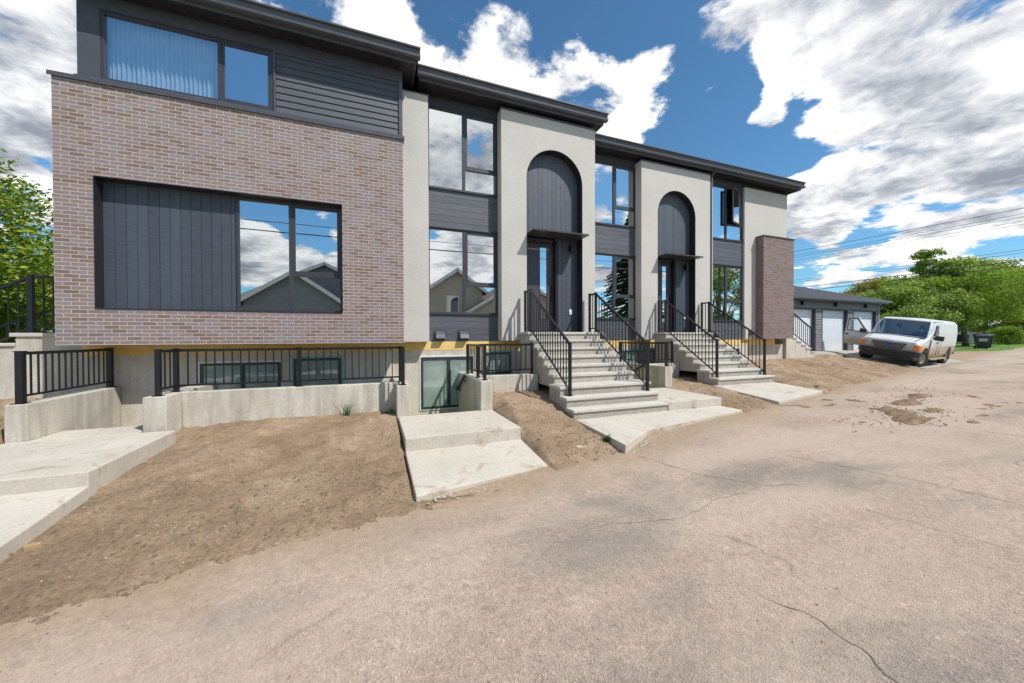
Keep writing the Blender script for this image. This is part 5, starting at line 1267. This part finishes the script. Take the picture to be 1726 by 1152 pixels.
# bins
def bin_(label, x, y, z, rz, mat, s=1.0, panel=False):
    t = thing('wheelie_bin', label, 'bin', (x, y, z), 'rubbish bins', (0, 0, rz)); OFF[t.name] = Vector((0, 0, 0))
    k = s; mb = MB(); mb.hexa([(-.27 * k, -.30 * k, .06 * k), (.27 * k, -.30 * k, .06 * k), (.27 * k, .27 * k, .06 * k), (-.27 * k, .27 * k, .06 * k)], [(-.36 * k, -.40 * k, 1.0 * k), (.36 * k, -.40 * k, 1.0 * k), (.36 * k, .36 * k, 1.0 * k), (-.36 * k, .36 * k, 1.0 * k)])
    mb.box(-.38 * k, .38 * k, -.42 * k, .40 * k, .95 * k, 1.0 * k + .012); mb.build('body', M[mat], t, local=True, bevel=.03)
    mb = MB(); mb.prism([(-.43 * k, 1.015 * k), (.44 * k, 1.015 * k), (.40 * k, 1.10 * k), (.1 * k, 1.15 * k), (-.36 * k, 1.1 * k)], 'x', -.38 * k, .38 * k); mb.build('lid', M[mat], t, local=True, bevel=.03)
    mb = MB(); mb.tube([(-.3 * k, .47 * k, 1.02 * k), (.3 * k, .47 * k, 1.02 * k)], .02); mb.build('handle', M[mat], t, local=True)
    for sx in (-.3, .3):
        mb = MB(); mb.lathe([(0, -.03), (.12 * k, -.03), (.12 * k, .03), (0, .03)], (sx * k, .32 * k, .12 * k), 16, 'x'); mb.build('wheel', M['rubber'], t, local=True)
    if panel: mb = MB(); mb.hexa([(-.22, -.385, .62), (.22, -.385, .62), (.22, -.36, .62), (-.22, -.36, .62)], [(-.23, -.415, .86), (.23, -.415, .86), (.23, -.38, .86), (-.23, -.38, .86)]); mb.build('panel', M['label'], t, local=True)
    return t
bin_('black wheeled bin with a pale panel at the lawn edge, under the maple', 46.0, 13.75, .475, R(-62), 'binblack', 1.0, True)
bin_('black wheeled bin behind the one with the pale panel', 47.6, 14.15, .48, R(-50), 'binblack', 1.08)
bin_('small black bin by the far white fence', 88, 28.8, .55, R(-60), 'binblack', 1.1)
bin_('small green bin by the far white fence', 92, 29.3, .55, R(-60), 'bingreen', 1.1)
# far fence and shed
t = thing('picket_fence', 'white board fence across the lawn behind the maple trunk', 'fence', (85, 31, .5))
for a, b in (((80, 30.5), (100, 30.5)), ((100, 30.5), (118, 29.5))):
    n = 30; mb = MB()
    for i in range(n):
        f0 = i / n; f1 = (i + .9) / n; mb.bar((a[0] + (b[0] - a[0]) * f0, a[1] + (b[1] - a[1]) * f0, 1.35), (a[0] + (b[0] - a[0]) * f1, a[1] + (b[1] - a[1]) * f1, 1.35), .04, 1.75)
    mb.build('board_panel', M['fence'], t)
mb = MB()
for i in range(9): mb.box(80 + i * 2.5 - .06, 80 + i * 2.5 + .06, 30.56, 30.68, .4, 2.35)
mb.build('posts', M['fence'], t)
def house(label, x0, x1, y0, y1, z0, zw, zr, wall, roof, axis='x', windows=(), name='house', group='houses of the neighbourhood', over=.35):
    """simple gabled house; axis = ridge direction"""
    t = thing(name, label, 'house', ((x0 + x1) / 2, (y0 + y1) / 2, z0), group)
    mb = MB(); mb.box(x0, x1, y0, y1, z0, zw)
    if axis == 'x':
        ym = (y0 + y1) / 2
        for x, d in ((x0, .001), (x1, -.001)): mb.prism([(y0, zw), (y1, zw), (ym, zr)], 'x', x, x + d)
    else:
        xm = (x0 + x1) / 2
        for y, d in ((y0, .001), (y1, -.001)): mb.prism([(x0, zw), (x1, zw), (xm, zr)], 'y', y, y + d)
    # siding courses
    z = z0 + .5
    while z < zw:
        mb.box(x0 - .012, x1 + .012, y0 - .012, y1 + .012, z, z + .16); z += .2
    mb.build('wall', M[wall], t)
    mb = MB(); th = .18
    if axis == 'x':
        k = (zr - zw) / ((y1 - y0) / 2); a = (y0 - over, zw - over * k); c = ((y0 + y1) / 2, zr); b = (y1 + over, zw - over * k)
        mb.prism([a, c, (c[0], c[1] + th), (a[0], a[1] + th)], 'x', x0 - over, x1 + over); mb.prism([b, c, (c[0], c[1] + th), (b[0], b[1] + th)], 'x', x0 - over, x1 + over)
    else:
        k = (zr - zw) / ((x1 - x0) / 2); a = (x0 - over, zw - over * k); c = ((x0 + x1) / 2, zr); b = (x1 + over, zw - over * k)
        mb.prism([a, c, (c[0], c[1] + th), (a[0], a[1] + th)], 'y', y0 - over, y1 + over); mb.prism([b, c, (c[0], c[1] + th), (b[0], b[1] + th)], 'y', y0 - over, y1 + over)
    mb.build('roof', M[roof], t)
    if axis == 'y':
        mb = MB()
        for q, s in ((a, 1), (b, -1)): mb.bar((q[0], y1 + over + .02, q[1] + .06), (c[0], y1 + over + .02, c[1] + .06), .03, .22, (0, 0, 1))
        mb.build('bargeboard', M['white'], t)
    for (wx0, wx1, wz0, wz1) in windows:
        mb = MB(); mb.box(wx0 - .07, wx1 + .07, y1 + .013, y1 + .05, wz0 - .07, wz1 + .07); w = mb.build('window', M['white'], t)
        mb = MB(); mb.box(wx0, wx1, y1 + .051, y1 + .06, wz0, wz1); mb.build('pane', M['glass'], w)
    return t
house('pale bungalow with a grey roof beyond the maple trunk', 109, 128, 36, 46, .3, 2.9, 4.7, 'beige', 'roof', 'x')
house('light garage behind the lawn, left of the maple trunk', 70, 82, 30, 38, .3, 2.9, 5.0, 'white', 'roof', 'x')
# parked silver car far right
def car(label, x, y, z, rz):
    t = thing('parked_car', label, 'car', (x, y, z), None, (0, 0, rz)); OFF[t.name] = Vector((0, 0, 0))
    mb = MB(); prof = [(-2.2, .32), (2.15, .32), (2.2, .62), (1.9, .78), (.95, .92), (-1.75, .95), (-2.2, .85)]; mb.prism(prof, 'y', -.87, .87); mb.build('body', M['silver'], t, local=True, bevel=.08)
    mb = MB(); mb.hexa([(-1.7, -.8, .94), (.98, -.8, .91), (.98, .8, .91), (-1.7, .8, .94)], [(-1.2, -.62, 1.42), (.1, -.62, 1.44), (.1, .62, 1.44), (-1.2, .62, 1.42)]); mb.build('cabin_glass', M['carglass'], t, local=True, bevel=.05)
    mb = MB(); mb.hexa([(-1.22, -.63, 1.425), (.12, -.63, 1.443), (.12, .63, 1.443), (-1.22, .63, 1.425)], [(-1.15, -.58, 1.47), (.05, -.58, 1.48), (.05, .58, 1.48), (-1.15, .58, 1.47)]); mb.build('roof', M['silver'], t, local=True)
    for wx in (-1.35, 1.35):
        for sy in (1, -1):
            mb = MB(); mb.lathe([(0, .72 * sy), (.31, .72 * sy), (.33, .76 * sy), (.33, .86 * sy), (.3, .885 * sy), (0, .885 * sy)], (wx, 0, .33), 24, 'y'); w = mb.build('wheel', M['rubber'], t, local=True)
            mb = MB(); mb.lathe([(0, .892 * sy), (.2, .89 * sy), (.21, .884 * sy)], (wx, 0, .33), 20, 'y'); mb.build('rim', M['rim'], w, local=True)
    for sy in (.62, -.62): mb = MB(); mb.box(2.14, 2.2, sy - .18, sy + .18, .62, .74); mb.build('headlight', M['lens'], t, local=True)
    return t
car('silver car parked far away at the right edge', 84, 20.6, .52, R(195))

# ------------------------------------------------------------------ across the alley (seen in the window panes)
house('grey house with a low wide gable across the alley, mirrored in the big window', -7.0, -1.8, -12, -8, -.6, 3.75, 5.5, 'greysid', 'roof', 'y', ((-5, -3.8, 1.2, 2.6),))
house('taller grey gabled house just behind the low wide gable across the alley', -8.4, 2.0, -20, -12.4, -.6, 4.3, 6.9, 'greysid', 'roof', 'y', ((-.9, .3, 1.4, 2.8),))
house('beige two-storey house across the alley with a brown roof', 3.9, 7.9, -17, -8.4, -.5, 5.1, 6.5, 'beige', 'brownroof', 'y', ((5.2, 6.0, 3.2, 4.6),))
house('beige garage wing of the house across the alley', 6.6, 15.2, -15, -7.6, -.5, 3.4, 6.0, 'beige', 'brownroof', 'y', ((8.3, 9.6, .9, 2.2),))
def spruce(label, x, y, z0, h, r, seed):
    rnd = random.Random(seed); t = thing('spruce_tree', label, 'tree', (x, y, z0), 'trees in the neighbourhood')
    mb = MB(); mb.tube([(x, y, z0 - .1), (x, y, z0 + h * .5), (x, y, z0 + h)], [.28, .16, .02], 8); mb.build('trunk', M['bark'], t)
    vs = []; fs = []
    lv = 40
    for i in range(lv):
        f = i / lv; zc = z0 + .8 + (h - .8) * f; rad = r * (1 - f) ** .85 + .1
        for k in range(20):
            a = rnd.uniform(0, 2 * PI); L_ = rad * rnd.uniform(.75, 1.1); d = Vector((math.cos(a), math.sin(a), 0)); s = Vector((-d.y, d.x, 0))
            for q in range(18):
                u = (q + rnd.random()) / 18; c = Vector((x, y, zc)) + d * L_ * u + Vector((0, 0, -L_ * .28 * u + .1 * math.sin(u * 3))); w = .28 * (1 - u * .5) * rnd.uniform(.6, 1.2); b = len(vs)
                for sg in (1, -1):
                    b = len(vs); vs += [c, c + s * sg * w + d * .16 + Vector((0, 0, -.1)), c + s * sg * w * .9 + d * .05 + Vector((0, 0, -.2)), c + d * .02 + Vector((0, 0, -.06))]; fs.append((b, b + 1, b + 2, b + 3))
    m = MB(); m.v = [tuple(v) for v in vs]; m.f = fs; m.m = [0] * len(fs); m.build('crown', M['needle'], t, fix=False); return t
spruce('tall spruce across the alley, mirrored in the second bay of windows', 23.6, -8.5, .0, 13.8, 4.2, 31)
tree('leafy tree across the alley, mirrored in the third bay of windows', 36, -9, .2, 9.6, 4.5, 1.5, .25, 'leaf_dark', 9000, .2, 33, 'trees in the neighbourhood', 50)
# power lines
def pole(label, x, y, z0, h):
    t = thing('utility_pole', label, 'utility pole', (x, y, z0), 'utility poles')
    mb = MB(); mb.tube([(x, y, z0 - .3), (x, y, z0 + h)], [.15, .1], 10); mb.build('post', M['polewood'], t)
    mb = MB(); mb.box(x - .06, x + .06, y - 1.1, y + 1.1, z0 + h - .6, z0 + h - .48); mb.build('crossarm', M['polewood'], t)
    for q in (-1, -.5, .5, 1): mb = MB(); mb.lathe([(0, .0), (.035, 0), (.05, .05), (.03, .1), (0, .12)], (x, y + q, z0 + h - .48), 10); mb.build('insulator', M['label'], t)
pole('wooden utility pole across the alley behind the photographer', -22, -5.6, -.6, 8.6)
pole('wooden utility pole across the alley farther right', 31, -5.0, .25, 8.6)
pole('wooden utility pole hidden behind the long house', 25, 46, .3, 9.5)
def wire(label, a, b, sag, r=.014):
    n = 24; pts = []
    for i in range(n + 1):
        f = i / n; q = Vector(a).lerp(Vector(b), f); q.z -= sag * 4 * f * (1 - f); pts.append(q)
    mb = MB(); mb.tube(pts, r, 5); o = mb.build('power_line', M['wire'], None); tag(o, label, 'power line', 'power lines over the alley')
for i, (dz, r_) in enumerate(((7.55, .013), (7.28, .009), (7.15, .009), (6.95, .008), (6.8, .008))):
    wire(('highest', 'second highest', 'third highest', 'fourth highest', 'fifth highest')[i] + ' power line crossing the sky at right, behind the garage', (25 + .12 * i, 46, dz + .35), (31, -5 + .25 * i, dz + .4), .3, r_)
wire('upper thin service cable just under the high power lines at right', (25.4, 46, 5.9), (31, -4.5, 6.0), .35, .01)
wire('lower thin service cable just under the high power lines at right', (25.5, 46, 5.75), (31, -4.3, 5.85), .35, .009)
wire('upper thick black cable just above the maple at right', (25.6, 46, 5.3), (31, -4.1, 5.55), .4, .02)
wire('lower thick black cable just above the maple at right', (25.7, 46, 5.05), (31, -3.9, 5.3), .4, .02)
for i, dz in enumerate((7.75, 7.2, 7.13)):
    wire(('top', 'middle', 'bottom')[i] + ' power line along the far side of the alley, mirrored in the panes', (-22, -5.6 + .3 * i, dz + .3), (31, -5, dz + .4), .35, .018)

# ------------------------------------------------------------------ sun, sky and clouds
sun_dir = Vector((.29, -.35, .58)).normalized()          # towards the sun
sl = bpy.data.lights.new('sun', 'SUN'); sl.energy = SUN_E; sl.angle = R(.5); sl.color = (1.0, .965, .91)
so = bpy.data.objects.new('sun', sl); C.objects.link(so); so.rotation_euler = (-sun_dir).to_track_quat('-Z', 'Y').to_euler(); so.location = (10, -10, 30)

w = bpy.data.worlds.new('World'); bpy.context.scene.world = w; w.use_nodes = True
nt = w.node_tree; nt.nodes.clear()
out = N(nt, 'ShaderNodeOutputWorld'); bg = N(nt, 'ShaderNodeBackground'); L(nt, bg.outputs[0], out.inputs[0])
sky = N(nt, 'ShaderNodeTexSky'); sky.sky_type = 'NISHITA'; sky.sun_disc = False
sky.sun_elevation = math.asin(sun_dir.z); sky.sun_rotation = math.atan2(sun_dir.x, sun_dir.y); sky.altitude = 600; sky.dust_density = .6; sky.ozone_density = 2.5
bg.inputs['Strength'].default_value = SKY_S
tc = N(nt, 'ShaderNodeTexCoord'); D = tc.outputs['Generated']
sp = N(nt, 'ShaderNodeSeparateXYZ'); L(nt, D, sp.inputs[0])
zc = math_(nt, 'ADD', math_(nt, 'MAXIMUM', sp.outputs[2], 0.0), .16)
cx = N(nt, 'ShaderNodeCombineXYZ'); L(nt, math_(nt, 'DIVIDE', sp.outputs[0], zc), cx.inputs[0]); L(nt, math_(nt, 'DIVIDE', sp.outputs[1], zc), cx.inputs[1]); cx.inputs[2].default_value = 1.7
Pc = cx.outputs[0]
def cloud_noise(vec):
    big = noise(nt, vec, .8, 2, .5); mid = noise(nt, vec, 3.0, 14, .62, .2)
    return math_(nt, 'ADD', math_(nt, 'MULTIPLY', big, .7), math_(nt, 'SUBTRACT', math_(nt, 'MULTIPLY', mid, 1.55), .625))
n0 = cloud_noise(Pc)
sh = N(nt, 'ShaderNodeVectorMath'); sh.operation = 'ADD'; L(nt, Pc, sh.inputs[0]); sh.inputs[1].default_value = (.16, -.19, 0)
n1 = cloud_noise(sh.outputs[0])
acc = n0
# large banks and openings of the cloud cover, plus an unseen overhead cloud added to brighten the van windscreen: (direction, angular radius, strength)
for (dx, dy, dz, rad, amt) in BLOBS:
    v = Vector((dx, dy, dz)).normalized()
    dp = N(nt, 'ShaderNodeVectorMath'); dp.operation = 'DOT_PRODUCT'; L(nt, D, dp.inputs[0]); dp.inputs[1].default_value = v
    mr = N(nt, 'ShaderNodeMapRange'); mr.interpolation_type = 'SMOOTHSTEP'; L(nt, dp.outputs['Value'], mr.inputs[0]); mr.inputs[1].default_value = math.cos(R(rad)); mr.inputs[2].default_value = math.cos(R(rad * .25)); mr.inputs[3].default_value = 0; mr.inputs[4].default_value = amt
    acc = math_(nt, 'ADD', acc, mr.outputs[0])
mask = N(nt, 'ShaderNodeMapRange'); mask.interpolation_type = 'SMOOTHSTEP'; L(nt, acc, mask.inputs[0]); mask.inputs[1].default_value = .48; mask.inputs[2].default_value = .625
lowf = math_(nt, 'ADD', math_(nt, 'MULTIPLY', noise(nt, Pc, 1.5, 4, .5, .3), .8), math_(nt, 'MULTIPLY', acc, .35))
dens = N(nt, 'ShaderNodeMapRange'); dens.interpolation_type = 'SMOOTHSTEP'; L(nt, lowf, dens.inputs[0]); dens.inputs[1].default_value = .52; dens.inputs[2].default_value = .82
lit = math_(nt, 'SUBTRACT', n0, n1)       # >0: thinner towards the sun
shade = math_(nt, 'ADD', math_(nt, 'MULTIPLY', lit, 2.2), math_(nt, 'SUBTRACT', .90, math_(nt, 'MULTIPLY', dens.outputs[0], .66)), True)
cc = ramp(nt, shade, [(0.0, (.22, .24, .28)), (.3, (.36, .38, .42)), (.6, (.58, .59, .61)), (1.0, (.88, .87, .855))])
cs = N(nt, 'ShaderNodeVectorMath'); cs.operation = 'SCALE'; L(nt, cc.outputs[0], cs.inputs[0]); cs.inputs['Scale'].default_value = CLOUD / SKY_S
hs = mix(nt, 1.0, sky.outputs[0], SKY_TINT, 'MULTIPLY')
L(nt, mix(nt, mask.outputs[0], hs, cs.outputs[0]), bg.inputs['Color'])

# ------------------------------------------------------------------ camera
cam = bpy.data.cameras.new('camera'); co = bpy.data.objects.new('camera', cam); C.objects.link(co)
cam.sensor_width = 36; cam.sensor_fit = 'HORIZONTAL'; cam.lens = 612.0 / 1726 * 36; cam.clip_start = .05; cam.clip_end = 3000
yaw, pit, rol = R(21.056), R(-.557), R(-.199)
f = Vector((math.sin(yaw) * math.cos(pit), math.cos(yaw) * math.cos(pit), math.sin(pit))); r = Vector((math.cos(yaw), -math.sin(yaw), 0)); u = r.cross(f)
r2 = r * math.cos(rol) + u * math.sin(rol); u2 = -r * math.sin(rol) + u * math.cos(rol)
m = Matrix((r2, u2, -f)).transposed().to_4x4(); m.translation = (0, 0, 1.5); co.matrix_world = m
sc = bpy.context.scene; sc.camera = co
sc.view_settings.view_transform = 'Standard'; sc.view_settings.look = 'None'; sc.view_settings.exposure = EXPO; sc.view_settings.gamma = 1
sc.render.engine = 'CYCLES'; sc.cycles.max_bounces = 8; sc.cycles.transparent_max_bounces = 12
sc.render.resolution_x = 1024; sc.render.resolution_y = 683
